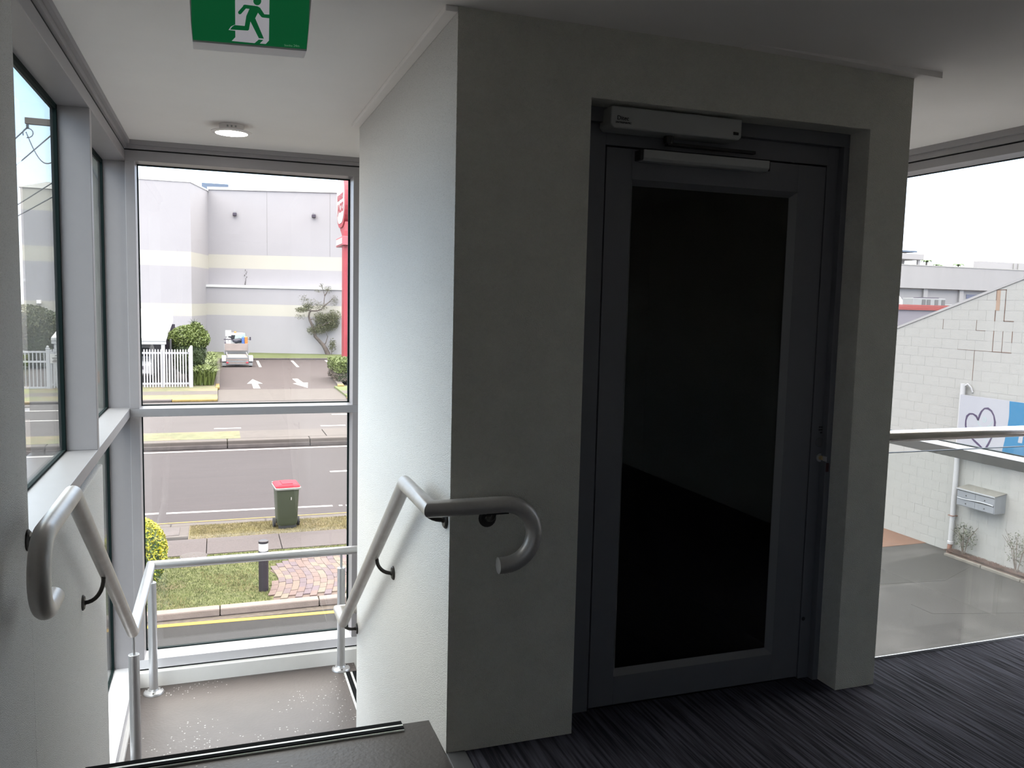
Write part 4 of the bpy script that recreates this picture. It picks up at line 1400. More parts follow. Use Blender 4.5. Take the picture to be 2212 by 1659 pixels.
gt = thing('sliding_gate', (-9.9, 46.85, -3.3), 'white barred sliding gate left of the picket fence', 'gate')
for z in (-1.46, -1.95, -3.25):
    B(-12.4, 46.82, z - 0.045, -8.06, 46.88, z + 0.045).build('gate_rail', 'fence_white', gt)
bar0 = None
x = -12.35
while x < -8.08:
    if bar0 is None:
        bar0 = B(x - 0.022, 46.835, -3.22, x + 0.022, 46.865, -1.48).build('gate_bar', 'fence_white', gt)
        bx = x
    else:
        c_ = clone(bar0, gt)
        c_.location = bar0.location + Vector((x - bx, 0, 0))
    x += 0.168
o_ = thing('gate_post', (-7.98, 46.8, -3.35), 'white gate post with a pointed cap between gate and picket fence', 'post')
B(-8.06, 46.74, -3.4, -7.90, 46.90, -1.30).build('shaft', 'fence_white', o_)
MB().lathe((-7.98, 46.82, -1.30), [(0.11, 0.0), (0.11, 0.03), (0.05, 0.05), (0.07, 0.10), (0.02, 0.16)], 16).build('finial', 'fence_white', o_, smooth=True)
o_ = thing('fence_sign', (-7.45, 46.74, -1.77), 'white notice board fixed to the left end of the picket fence', 'sign')
B(-7.88, 46.735, -2.02, -7.05, 46.75, -1.54).build('board', 'sign_face', o_)
for z, wd in ((-1.64, 0.35), (-1.76, 0.62), (-1.86, 0.55), (-1.94, 0.6)):
    B(-7.47 - wd / 2, 46.731, z - 0.022, -7.47 + wd / 2, 46.735, z + 0.022).build('printed_line', 'concrete_dirty', o_)

sf = thing('side_fence', (-1.42, 54, -3.3), 'white board fence running back beside the planting strip', 'fence')
for i in range(9):
    y = 47.2 + i * 1.6
    B(-1.45, y, -3.3, -1.41, y + 1.5, -1.75).build('board', 'fence_white', sf)
    B(-1.48, y + 1.5, -3.35, -1.40, y + 1.6, -1.65).build('post', 'fence_white', sf)

ca = thing('carport', (-5.4, 52, GZ), 'white carport with a wide pale roof behind the picket fence', 'carport')
MB().hexa([(-8.15, 48.8, -0.98), (-2.62, 48.8, -0.98), (-2.62, 57, -0.15), (-8.15, 57, -0.15), (-8.15, 48.8, -0.84), (-2.62, 48.8, -0.84), (-2.62, 57, 0.62), (-8.15, 57, 0.62)]).build('roof', 'carport_white', ca)
B(-8.15, 48.85, -1.16, -2.62, 49.0, -0.98).build('fascia_beam', 'carport_white', ca)
for x in (-2.78, -7.95):
    B(x - 0.09, 48.9, GZ, x + 0.09, 49.05, -1.1).build('post', 'carport_white', ca)
B(-8.1, 56.5, GZ, -2.5, 56.7, -0.3).build('back_wall', 'interior_dark', ca)
B(-2.50, 50.2, GZ, -2.42, 56.6, -0.95).build('side_screen', 'louvre', ca)
B(-8.12, 49.2, GZ, -8.05, 56.6, -0.9).build('side_screen', 'interior_dark', ca)

cr_ = thing('car', (-4.3, 52, GZ), 'white four wheel drive parked under the carport', 'car')
xc = -4.30
rows = [(49.9, 0.72, -2.85, -2.30), (50.1, 0.86, -2.95, -2.18), (51.0, 0.90, -3.0, -2.08), (51.5, 0.90, -3.0, -2.02), (54.2, 0.90, -3.0, -2.0), (54.4, 0.84, -2.95, -2.05)]
mb = MB()
vs = []
for (y, hw, zb_, zt_) in rows:
    vs += [(xc - hw, y, zb_), (xc + hw, y, zb_), (xc + hw, y, zt_ - 0.12), (xc + hw - 0.1, y, zt_), (xc - hw + 0.1, y, zt_), (xc - hw, y, zt_ - 0.12)]
fs = [(5, 4, 3, 2, 1, 0), tuple(30 + i for i in range(6))]
for i in range(5):
    for j in range(6):
        k_ = (j + 1) % 6
        fs.append((i * 6 + j, i * 6 + k_, (i + 1) * 6 + k_, (i + 1) * 6 + j))
mb.add(vs, fs).build('body', 'car_white', cr_, bevel=0.05)
MB().hexa([(xc - .84, 51.3, -2.05), (xc + .84, 51.3, -2.05), (xc + .84, 54.3, -2.05), (xc - .84, 54.3, -2.05), (xc - .68, 52.0, -1.45), (xc + .68, 52.0, -1.45), (xc + .68, 54.1, -1.45), (xc - .68, 54.1, -1.45)]).build('cabin', 'car_white', cr_, bevel=0.06)
MB().hexa([(xc - .74, 51.28, -1.98), (xc + .74, 51.28, -1.98), (xc + .74, 51.4, -1.98), (xc - .74, 51.4, -1.98), (xc - .62, 51.90, -1.52), (xc + .62, 51.90, -1.52), (xc + .62, 52.0, -1.52), (xc - .62, 52.0, -1.52)]).build('windscreen', 'car_glass', cr_)
for s_ in (-1, 1):
    for y in (50.7, 53.6):
        MB().lathe((xc + s_ * 0.80, y, -3.04), [(0.2, -0.11), (0.36, -0.09), (0.36, 0.09), (0.2, 0.11)], 24, 'x').build('wheel', 'rubber', cr_, smooth=True)
    B(xc + s_ * 0.66 - 0.14, 49.94, -2.50, xc + s_ * 0.66 + 0.14, 50.05, -2.40).build('headlight', 'car_glass', cr_)
B(xc - 0.5, 49.86, -2.6, xc + 0.5, 49.93, -2.42).build('grille', 'interior_dark', cr_)

# ------------------------------------------------------------------ shrubs and hedges over the road
sh = thing('bushy_shrub', (-1.55, 51.5, GZ), 'dense bright green bush between carport and car park', 'bush')
core(sh, 'leaf_bush_dark', (-1.60, 51.5, -1.65), (0.92, 1.05, 1.35))
stuff_leaves(sh, 'leaf_bush', [(5200, (-1.50, 51.4, -0.95), (1.12, 1.2, 0.78), 0.085, 0.72), (1500, (-1.15, 51.3, -0.55), (0.5, 0.7, 0.55), 0.085, 0.4), (1100, (-2.15, 51.3, -0.85), (0.55, 0.8, 0.42), 0.085, 0.5), (500, (-0.75, 51.3, -0.95), (0.4, 0.6, 0.35), 0.085, 0.4)])
stuff_leaves(sh, 'leaf_bush_dark', [(3600, (-1.60, 51.45, -1.75), (1.02, 1.15, 1.3), 0.09, 0.75)])
mb = MB()
for k_ in range(9):
    a = k_ * 0.7
    mb.add(*(lambda p, q: ([p, (p[0] + .05, p[1], p[2] + .02), q], [(0, 1, 2)]))((-1.28, 51.4, -0.10), (-1.28 + 0.36 * math.cos(a), 51.4 + 0.2 * math.sin(a), 0.12 + 0.14 * math.sin(a * 1.7))))
mb.tube([(-1.28, 51.4, -0.6), (-1.27, 51.4, 0.05)], 0.03, 6)
mb.build('top_shoot', 'leaf_bush_dark', sh)
mb = MB()
for k_ in range(4):
    mb.tube([(-1.6 + 0.1 * k_, 51.5, GZ), (-1.9 + 0.28 * k_, 51.5, -1.6)], 0.05, 6)
mb.build('stems', 'twig', sh)

hs = thing('low_hedge', (-0.68, 54.5, -3.3), 'low row of strappy green plants along the left side of the car park', 'hedge')


def straps(n, x0, x1, y0, y1, h, wd):
    v, f = [], []
    for i in range(n):
        y = y0 + (y1 - y0) * rnd.random()
        x = rnd.uniform(x0, x1)
        a = rnd.uniform(0, 2 * math.pi)
        l = h * rnd.uniform(0.6, 1.15)
        d = Vector((math.cos(a), math.sin(a), 0))
        n_ = Vector((-d.y, d.x, 0)) * wd
        p0 = Vector((x, y, -3.3))
        p1 = p0 + d * l * 0.25 + Vector((0, 0, l * 0.75))
        p2 = p0 + d * l * 0.62 + Vector((0, 0, l * 0.85))
        k_ = len(v)
        v += [p0 - n_, p0 + n_, p1 + n_, p1 - n_, p2]
        f += [(k_, k_ + 1, k_ + 2, k_ + 3), (k_ + 3, k_ + 2, k_ + 4)]
    return MB().add(v, f)


o_ = straps(3200, -1.2, -0.2, 47.5, 62.5, 1.0, 0.03).build('leaves', 'leaf_bush', hs)
o_['kind'] = 'stuff'
o_ = straps(2600, -1.2, -0.3, 48.0, 62.5, 0.85, 0.035).build('leaves', 'leaf_bush_dark', hs)
o_['kind'] = 'stuff'

hg = thing('clipped_hedge', (7.2, 50, -3.3), 'square clipped hedge at the right edge of the car park', 'hedge')
B(6.62, 48.7, -3.25, 8.3, 52.9, -2.2).build('foliage_mass', 'leaf_bush_dark', hg)['kind'] = 'stuff'
v, f = [], []


def box_leaves(n, x0, y0, z0, x1, y1, z1, size):
    vv, ff = [], []
    for i in range(n):
        s_ = rnd.randrange(3)
        p = Vector((rnd.uniform(x0, x1), rnd.uniform(y0, y1), rnd.uniform(z0, z1)))
        if s_ == 0:
            p.x = x0 + rnd.uniform(-.04, .05)
        elif s_ == 1:
            p.y = y0 + rnd.uniform(-.04, .05)
        else:
            p.z = z1 + rnd.uniform(-.04, .05)
        a = Vector((rnd.gauss(0, 1), rnd.gauss(0, 1), rnd.gauss(0, 1))).normalized()
        b_ = a.cross(Vector((rnd.gauss(0, 1), rnd.gauss(0, 1), rnd.gauss(0, 1)))).normalized()
        k_ = len(vv)
        vv += [p - a * size, p + b_ * size * .5, p + a * size, p - b_ * size * .5]
        ff.append((k_, k_ + 1, k_ + 2, k_ + 3))
    return vv, ff


o_ = MB().add(*box_leaves(3600, 6.55, 48.6, -2.75, 8.3, 52.9, -2.12, 0.07)).build('leaves', 'leaf_bush', hg)
o_['kind'] = 'stuff'
o_ = MB().add(*box_leaves(1500, 6.55, 48.62, -3.3, 8.3, 52.9, -2.5, 0.06)).build('bare_twigs', 'twig', hg)
o_['kind'] = 'stuff'

# dark hedge behind the gate, seen through the left window
dh = thing('dark_bush', (-10.8, 62, GZ), 'large dark green bush behind the sliding gate', 'bush')
core(dh, 'leaf_bush_dark', (-10.8, 62, -1.6), (2.3, 1.5, 1.9))
stuff_leaves(dh, 'leaf_bush_dark', [(7000, (-10.8, 62, -1.6), (2.5, 1.7, 1.95), 0.095, 0.85)])
stuff_leaves(dh, 'leaf_olive', [(6000, (-11.6, 61.8, -0.75), (1.9, 1.7, 1.45), 0.09, 0.8), (2600, (-9.6, 61.8, -1.2), (1.6, 1.6, 1.3), 0.09, 0.8)])

# ------------------------------------------------------------------ leaning tree
tr = thing('leaning_tree', (9.05, 73.7, -3.35), 'leaning tree with a bent trunk and sparse crown in front of the big building', 'tree')
Y = 73.7
tk = MB()
tk.tube([(9.35, Y, -3.45), (9.15, Y, -3.0), (8.92, Y, -2.61), (8.55, Y, -2.2), (8.22, Y, -1.85), (8.12, Y, -1.35), (7.95, Y, -0.82), (7.75, Y, -0.42), (7.66, Y, -0.07), (7.72, Y, 0.25), (7.88, Y, 0.45)], [.22, .19, .16, .14, .13, .12, .11, .095, .085, .075, .06], 12)
tk.v = [(p[0] * 0.976, p[1], 1.5 + (p[2] - 1.5) * 0.976) for p in tk.v]
tk.build('trunk', 'bark', tr, smooth=True)
br = [[(8.95, Y, -2.62), (9.12, Y, -2.45), (9.32, Y, -1.85), (9.15, Y - .2, -1.55)],
      [(7.88, Y, 0.42), (7.5, Y - .2, 0.48), (7.05, Y - .3, 0.50), (6.7, Y - .3, 0.52)],
      [(7.88, Y, 0.42), (8.35, Y, 0.42), (8.75, Y, 0.55), (8.97, Y, 0.85), (9.00, Y, 1.4), (9.05, Y, 1.8), (8.85, Y, 2.4), (8.72, Y, 2.85)],
      [(9.02, Y, 1.75), (9.25, Y, 2.1), (9.45, Y, 2.55)],
      [(8.97, Y, 0.85), (9.5, Y, 1.3), (9.9, Y, 1.7)],
      [(8.05, Y, -1.1), (8.6, Y - .3, -0.9), (9.3, Y - .4, -0.6), (10.0, Y - .3, -0.2)],
      [(7.75, Y, -0.4), (7.95, Y, -0.3), (8.1, Y - .2, -0.32)]]
for p in br:
    p = [(q[0] * 0.976, q[1], 1.5 + (q[2] - 1.5) * 0.976) for q in p]
    MB().tube(p, [0.06 * (1 - 0.8 * i / (len(p) - 1)) for i in range(len(p))], 7).build('branch', 'bark', tr, smooth=True)
stuff_leaves(tr, 'leaf_olive', [(q[0], (q[1][0] * 0.976, q[1][1], 1.5 + (q[1][2] - 1.5) * 0.976), *q[2:]) for q in [(3600, (9.3, Y, -0.55), (1.05, 0.6, 0.85), 0.06, 0.1), (1200, (8.5, Y, -1.15), (0.75, .7, 0.5), 0.055, 0.1), (800, (9.9, Y, 0.0), (0.65, .7, 0.6), 0.055, 0.1),
                                (800, (8.6, Y, -0.2), (0.6, .6, .55), .055, .1), (450, (7.9, Y, -1.3), (.45, .5, .4), .055, .1), (520, (7.0, Y - .3, .5), (.6, .5, .25), .055, .1), (330, (7.55, Y, .75), (.55, .5, .35), .07, .1)]])
stuff_leaves(tr, 'leaf_grey', [(q[0], (q[1][0] * 0.976, q[1][1], 1.5 + (q[1][2] - 1.5) * 0.976), *q[2:]) for q in [(300, (8.7, Y, 0.85), (0.75, .6, .4), .05, .1), (260, (7.8, Y, 1.1), (.8, .5, .5), .055, .1), (230, (9.85, Y, 1.35), (.45, .4, .55), .045, .1), (230, (9.3, Y, 2.35), (.45, .4, .35), .045, .1), (90, (8.75, Y, 2.6), (.2, .2, .3), .045, .1), (90, (8.5, Y, 2.2), (.35, .3, .15), .045, .1), (180, (6.9, Y, -.1), (.5, .4, .3), .045, .1), (130, (7.2, Y, 1.5), (.5, .4, .4), .05, .1)]])
sp = thing('sapling', (9.45, 73.5, -3.35), 'small pale green sapling at the foot of the leaning tree', 'sapling')
MB().tube([(9.38, 73.5, -3.4), (9.48, 73.5, -2.35)], 0.03, 6).build('stem', 'bark', sp)
stuff_leaves(sp, 'leaf_olive', [(260, (9.48, 73.5, -2.5), (.36, .3, .65), .075, .1)])

# ------------------------------------------------------------------ pylon sign of the burger shop
ps = thing('pylon_sign', (9.95, 68.6, -3.3), 'tall red roadside pylon sign with a white lettered panel', 'sign')
MB().box(9.62, 67.7, -3.35, 10.35, 68.9, 7.0).build('column', 'sign_red', ps, bevel=0.02)
X0 = 9.66


def stadium(y0, y1, z0, z1, r, n=8):
    o_ = []
    for (cy_, cz_, a0) in ((y1 - r, z1 - r, 0), (y0 + r, z1 - r, 90), (y0 + r, z0 + r, 180), (y1 - r, z0 + r, 270)):
        for k_ in range(n + 1):
            a = math.radians(a0 + 90 * k_ / n)
            o_.append((cy_ + r * math.cos(a), cz_ + r * math.sin(a)))
    return o_


MB().prism(stadium(67.5, 72.5, 7.35, 11.75, 2.0), 'x', X0, 10.4).build('cabinet', 'sign_red', ps, bevel=0.03)
MB().prism(stadium(67.9, 72.2, 7.7, 11.4, 1.6), 'x', X0 - 0.03, X0).build('face_panel', 'sign_face', ps)
MB().prism([(67.8, 6.4), (69.2, 6.4), (71.0, 7.3), (70.6, 7.7), (68.0, 7.7)], 'x', 9.75, 10.3).build('neck', 'sign_red', ps)
text('lettering', 'HUNGRY', 0.62, lambda u, v, q: (X0 - 0.045 - q, 71.7 - u, 9.62 + v * 0.95), 'sign_red', ps, width=3.4, bold=0.045)
text('lettering', 'JACKS', 0.98, lambda u, v, q: (X0 - 0.045 - q, 71.7 - u, 8.62 + v), 'sign_red', ps, width=3.4, bold=0.04)
MB().box(9.45, 67.3, 5.8, 10.05, 71.2, 6.5).build('lower_cabinet', 'sign_red_light', ps, bevel=0.04)
B(9.42, 67.6, 5.92, 9.46, 70.9, 6.38).build('lower_panel', 'sign_face', ps)
mb = MB()
mb.prism([(10.05 + 0.16 * math.cos(a * math.pi / 12), 3.7 + 0.75 * math.sin(a * math.pi / 12)) for a in range(24)], 'y', 67.66, 67.70)
mb.build('emblem', 'sign_red_light', ps)
B(9.95, 67.66, 2.2, 10.2, 67.70, 2.5).build('emblem', 'sign_face', ps)
B(9.95, 67.66, 2.55, 10.2, 67.70, 2.75).build('emblem', 'sign_orange', ps)
B(10.0, 67.5, -3.3, 10.2, 67.66, -1.2).build('conduit', 'sign_orange', ps)

# ------------------------------------------------------------------ trailer and truck in the car park
tl = thing('trailer', (1.33, 62.6, GZ), 'flat bed trailer with white mudguards parked in the car park', 'trailer')
B(0.62, 61.2, -2.92, 2.04, 64.8, -2.72).build('bed', 'timber_pale', tl)
for k_ in range(4):
    z = -3.16 + k_ * 0.115
    B(0.60, 61.12, z, 2.06, 61.22, z + 0.095).build('rear_board', 'galvanised' if k_ % 2 else 'timber_pale', tl)
for x in (0.62, 2.0):
    B(x, 61.2, -2.74, x + 0.05, 64.8, -2.55).build('side_rail', 'galvanised', tl)
B(0.55, 61.15, -3.22, 2.12, 61.3, -3.16).build('rear_bumper', 'galvanised', tl)
for x in (0.66, 1.98):
    B(x - 0.07, 61.08, -3.12, x + 0.07, 61.13, -3.03).build('tail_light', 'tail_red', tl)
for x0 in (0.29, 2.08):
    mb = MB()
    pl_ = []
    for k_ in range(9):
        a = math.pi * k_ / 8
        pl_.append((61.75 + 0.52 * math.cos(a), -3.02 + 0.42 * math.sin(a)))
    pl_ += [(61.75 - 0.42, -3.02), (61.75 + 0.42, -3.02)][0:0]
    mb.prism(pl_, 'x', x0, x0 + 0.30).build('mudguard', 'car_white', tl, bevel=0.03)
    MB().lathe((x0 + 0.15, 61.75, -3.10), [(0.15, -0.11), (0.30, -0.09), (0.30, 0.09), (0.15, 0.11)], 20, 'x').build('wheel', 'rubber', tl, smooth=True)
    B(x0 + 0.02, 61.18, -3.30, x0 + 0.26, 61.2, -3.08).build('mud_flap', 'galvanised', tl)
B(0.48, 64.75, -2.45, 2.20, 64.85, -1.95).build('headboard', 'timber_pale', tl)
for x in (0.46, 2.16):
    B(x, 64.72, -2.72, x + 0.06, 64.86, -1.95).build('headboard_post', 'galvanised', tl)

tk_ = thing('truck', (1.33, 66.4, GZ), 'white work truck in front of the flat bed trailer', 'truck')
B(0.50, 65.3, -2.75, 2.16, 66.9, -1.98).build('tray', 'galvanised', tk_, bevel=0.02)
MB().hexa([(0.58, 66.7, -2.8), (2.10, 66.7, -2.8), (2.10, 68.2, -2.8), (0.58, 68.2, -2.8), (0.74, 66.8, -1.25), (1.98, 66.8, -1.25), (1.94, 67.8, -1.25), (0.78, 67.8, -1.25)]).build('cab', 'car_white', tk_, bevel=0.06)
B(0.80, 66.66, -1.75, 1.92, 66.74, -1.40).build('rear_window', 'car_glass', tk_)
MB().lathe((1.31, 67.1, -1.25), [(0.09, 0.0), (0.09, 0.08), (0.05, 0.13)], 12).build('beacon', 'drum_orange', tk_)
MB().tube([(2.08, 67.2, -1.75), (2.38, 67.1, -1.70)], 0.02, 6).build('mirror_arm', 'interior_dark', tk_)
B(2.34, 67.05, -1.80, 2.46, 67.12, -1.55).build('mirror', 'interior_dark', tk_)
for s_ in (0.62, 1.86):
    for y in (66.0, 67.7):
        MB().lathe((s_ + 0.09, y, -3.05), [(0.2, -0.11), (0.35, -0.09), (0.35, 0.09), (0.2, 0.11)], 20, 'x').build('wheel', 'rubber', tk_, smooth=True)
B(0.52, 65.45, -1.98, 0.60, 66.8, -1.90).build('tray_rail', 'interior_dark', tk_)
o_ = B(0.58, 65.28, -1.42, 0.99, 65.36, -0.98).build('notice_board', 'sign_face')
tag(o_, 'blank white board standing on the truck tray', 'board')
o_2 = B(0.76, 65.3, -2.0, 0.80, 65.34, -1.42).build('board_stake', 'galvanised', o_)
tag(MB().lathe((1.84, 65.55, -1.98), [(0.10, 0.0), (0.11, 0.03), (0.11, 0.46), (0.06, 0.52), (0.04, 0.56)], 16).build('gas_cylinder', 'drum_blue', smooth=True), 'blue upright drum on the truck tray', 'drum')
tag(MB().lathe((2.04, 65.6, -1.98), [(0.12, 0.0), (0.125, 0.03), (0.125, 0.48), (0.07, 0.53)], 16).build('gas_cylinder', 'drum_orange', smooth=True), 'orange drum at the right end of the truck tray', 'drum')
o_ = MB()
o_.lathe((0, 0, 0), [(0.06, -.18), (.28, -.1), (.34, .03), (.22, .16), (.05, .20)], 14)
o_.v = [(1.45 + p[0] * 1.15 + 0.05 * math.sin(p[2] * 9), 65.75 + p[1] * .7, -1.78 + p[2] + 0.03 * math.sin(p[0] * 14)) for p in o_.v]
tag(o_.build('tool_bag', 'tarp_dark', smooth=True), 'dark bundle heaped on the truck tray', 'bag')
tag(MB().lathe((0.80, 65.75, -1.98), [(0.16, 0), (0.17, .02), (.17, .36), (.15, .4), (.02, .42)], 16).build('bucket', 'lamp_body', smooth=True), 'white bucket at the left end of the truck tray', 'bucket')
o_ = B(0.46, 65.4, -1.70, 1.02, 65.5, -1.62).build('hose', 'interior_dark', bevel=0.03)
tag(o_, 'dark hose lying across the left end of the truck tray', 'hose')
tag(MB().hexa([(1.2, 66.1, -1.95), (2.05, 66.1, -1.95), (2.05, 66.5, -1.95), (1.2, 66.5, -1.95), (1.3, 66.2, -1.35), (2.0, 66.2, -1.2), (2.0, 66.4, -1.2), (1.3, 66.4, -1.35)]).build('tarpaulin', 'tarp_green', bevel=0.04), 'pale green tarpaulin bundle behind the drums on the truck', 'tarpaulin')

# ------------------------------------------------------------------ neighbouring block wall at the right
XW = 14.27
nb = thing('block_wall', (XW + 0.1, 12.5, GZ), 'pale painted concrete block gable wall of the neighbouring building', 'wall')


def ztop(y):
    return 1.17 + (14.52 - y) * 0.344


Y0, Y1 = 4.0, 15.2
MB().prism([(Y0, GZ - 0.05), (Y1, GZ - 0.05), (Y1, ztop(Y1)), (Y0, ztop(Y0))], 'x', XW + 0.0018, XW + 0.2).build('mortar_core', 'block_joint', nb)
MB().prism([(Y0, ztop(Y0)), (Y1, ztop(Y1)), (Y1, ztop(Y1) + 0.05), (Y0, ztop(Y0) + 0.05)], 'x', XW - 0.015, XW + 0.22).build('coping', 'warehouse', nb)


def clip(poly):
    o_ = []
    n = len(poly)
    for i in range(n):
        a, b_ = poly[i], poly[(i + 1) % n]
        da, db = ztop(a[0]) - a[1], ztop(b_[0]) - b_[1]
        if da >= 0:
            o_.append(a)
        if da * db < 0:
            t_ = da / (da - db)
            o_.append((a[0] + (b_[0] - a[0]) * t_, a[1] + (b_[1] - a[1]) * t_))
    return o_


far_mb = MB()
nblk = 0
bh, bw_ = 0.2, 0.405
cells = []
for r_ in range(34):
    z = GZ - 0.02 + r_ * bh
    y = Y1 - (bw_ / 2 if r_ % 2 else 0)
    while y > Y0:
        cells.append((y - bw_, y, z))
        y -= bw_
    if r_ % 2:
        cells.append((Y1 - bw_ / 2, Y1, z))
proto = None
jn = 0.0018
for (ya, yb, z) in cells:
    full = z + bh < ztop(yb) and z + bh < ztop(ya)
    pl_ = [(ya + jn, z + jn), (yb - jn, z + jn), (yb - jn, z + bh - jn), (ya + jn, z + bh - jn)]
    if not full:
        pl_ = clip(pl_)
        if len(pl_) < 3:
            continue
    dx = rnd.uniform(-0.0012, 0.0006)
    near = ya > 10.85 and nblk < 299
    if not near:
        far_mb.prism(pl_, 'x', XW + dx, XW + 0.02)
    else:
        nblk += 1
        if full and yb - ya > 0.4:
            if proto is None:
                proto = MB().prism(pl_, 'x', XW, XW + 0.02).build('block', 'block_paint', nb)
                proto_at = (ya, z)
            else:
                c_ = clone(proto, nb)
                c_.location = proto.location + Vector((dx, ya - proto_at[0], z - proto_at[1]))
        else:
            MB().prism(pl_, 'x', XW + dx, XW + 0.02).build('block', 'block_paint', nb)
o_ = far_mb.build('block', 'block_paint', nb)
o_['kind'] = 'stuff'
# cracked joints with rust
ck = MB()


def crack(pts, wd=0.014):
    for (a, b_) in zip(pts, pts[1:]):
        ya, za, yb, zb = a[0], a[1], b_[0], b_[1]
        ck.box(XW - 0.004, min(ya, yb) - wd / 2, min(za, zb) - wd / 2, XW + 0.004, max(ya, yb) + wd / 2, max(za, zb) + wd / 2)


def gz_(k_):
    return GZ - 0.02 + k_ * bh


def gy_(k_, half=0):
    return Y1 - k_ * bw_ - half * bw_ / 2


crack([(gy_(7, 1), gz_(26)), (gy_(7, 1), gz_(27)), (gy_(8, 0), gz_(27)), (gy_(8, 0), gz_(26))])
crack([(gy_(8, 0), gz_(26)), (gy_(8, 0), gz_(24)), (gy_(8, 1), gz_(24))], 0.016)
crack([(gy_(7, 1), gz_(25)), (gy_(7, 1), gz_(24))], 0.018)
crack([(gy_(7, 1), gz_(23)), (gy_(7, 1), gz_(21)), (gy_(8, 1), gz_(21))], 0.014)
crack([(gy_(8, 0), gz_(23)), (gy_(8, 0), gz_(21))], 0.01)
crack([(gy_(8, 1), gz_(23)), (gy_(8, 1), gz_(22))], 0.016)
crack([(gy_(6, 1), gz_(24)), (gy_(6, 1), gz_(23)), (gy_(7, 0), gz_(23))], 0.008)
crack([(gy_(6, 1), gz_(21)), (gy_(6, 1), gz_(18))], 0.009)
crack([(gy_(5, 1), gz_(21)), (gy_(7, 1), gz_(21))], 0.006)
crack([(gy_(4, 1), gz_(24)), (gy_(4, 1), gz_(23))], 0.008)
o_ = ck.build('crack', 'crack_rust', nb)
o_['kind'] = 'stuff'
B(XW - 0.0025, gy_(7, 1) - 0.085, gz_(25), XW + 0.002, gy_(7, 1), gz_(27) - 0.01).build('rust_stain', 'rust_stain', nb)

pp = thing('downpipe', (14.2, 12.72, GZ), 'white downpipe with a rusty foot on the block wall', 'pipe')
MB().cyl((14.19, 12.70, 0.10), (14.19, 12.72, -3.18), 0.05, n=16).build('pipe', 'pipe_white', pp, smooth=True)
MB().tube([(14.19, 12.66, 0.06), (14.20, 12.60, 0.10), (14.23, 12.55, 0.04), (14.26, 12.53, -0.06)], 0.018, 8).build('outlet_hook', 'pipe_white', pp, smooth=True)
MB().cyl((14.19, 12.72, -3.18), (14.17, 12.73, GZ), 0.045, n=14).build('foot', 'pipe_rust', pp, smooth=True)
MB().lathe((14.19, 12.72, -3.22), [(0.052, 0), (0.062, 0.01), (0.062, 0.06), (0.052, 0.07)], 16).build('collar', 'pipe_white', pp, smooth=True)
for z in (-2.62,):
    B(14.13, 12.66, z - 0.008, 14.27, 12.78, z + 0.008).build('bracket', 'pipe_rust', pp)

bs = thing('banner_sign', (14.1, 11.3, -0.6), 'white and blue sign board with a purple heart outline on the block wall', 'sign')
XB = 14.10
B(XB, 9.6, -1.35, XB + 0.03, 12.665, -0.115).build('board', 'banner_white', bs)
MB().prism([(11.56, -0.118), (11.545, -0.4), (11.56, -0.62), (11.60, -0.9), (11.655, -1.2), (11.70, -1.347), (9.61, -1.347), (9.61, -0.118)], 'x', XB - 0.003, XB).build('blue_field', 'banner_blue', bs)


def bf(u, v, h):
    return (XB - 0.0005 - h, u, v)


mb = MB()
hp = [(12.21, -0.575), (12.26, -0.50), (12.34, -0.465), (12.42, -0.475), (12.475, -0.53), (12.495, -0.62), (12.49, -0.72), (12.455, -0.82), (12.38, -0.90), (12.28, -0.98), (12.18, -1.04), (12.08, -1.10), (12.02, -1.14), (11.95, -1.02), (11.88, -0.86), (11.84, -0.70), (11.835, -0.56), (11.87, -0.44), (11.93, -0.355), (12.01, -0.315), (12.09, -0.325), (12.15, -0.39), (12.19, -0.48), (12.21, -0.575)]
strokes(mb, hp, [0.035 + 0.008 * math.sin(i * 2.1) for i in range(len(hp))], bf, 0.0, 0.003)
mb.build('heart_outline', 'banner_purple', bs)
mb = MB()
ci = [(12.07 + 0.036 * math.cos(a * math.pi / 7), -0.545 + 0.045 * math.sin(a * math.pi / 7)) for a in range(15)]
strokes(mb, ci, 0.014, bf, 0.0, 0.002)
strokes(mb, [(12.22, -0.575), (12.20, -0.63), (12.15, -0.68), (12.08, -0.71), (12.0, -0.68), (11.93, -0.62), (11.89, -0.555)], 0.014, bf, 0.0, 0.002)
strokes(mb, [(12.10, -0.70), (12.06, -0.86), (11.98, -0.97), (11.91, -1.06)], 0.014, bf, 0.0, 0.002)
strokes(mb, [(12.03, -0.84), (11.95, -0.87), (11.86, -0.91)], 0.014, bf, 0.0, 0.002)
mb.build('figure_outline', 'banner_green', bs)
MB().prism([(11.285, -0.62), (11.20, -0.62), (11.235, -0.87), (11.32, -0.87)], 'x', XB - 0.005, XB - 0.002).build('white_letter', 'banner_white', bs)
for y in (12.4, 10.2):
    B(XB + 0.03, y - 0.03, -1.0, XW, y + 0.03, -0.94).build('bracket', 'galvanised', bs)

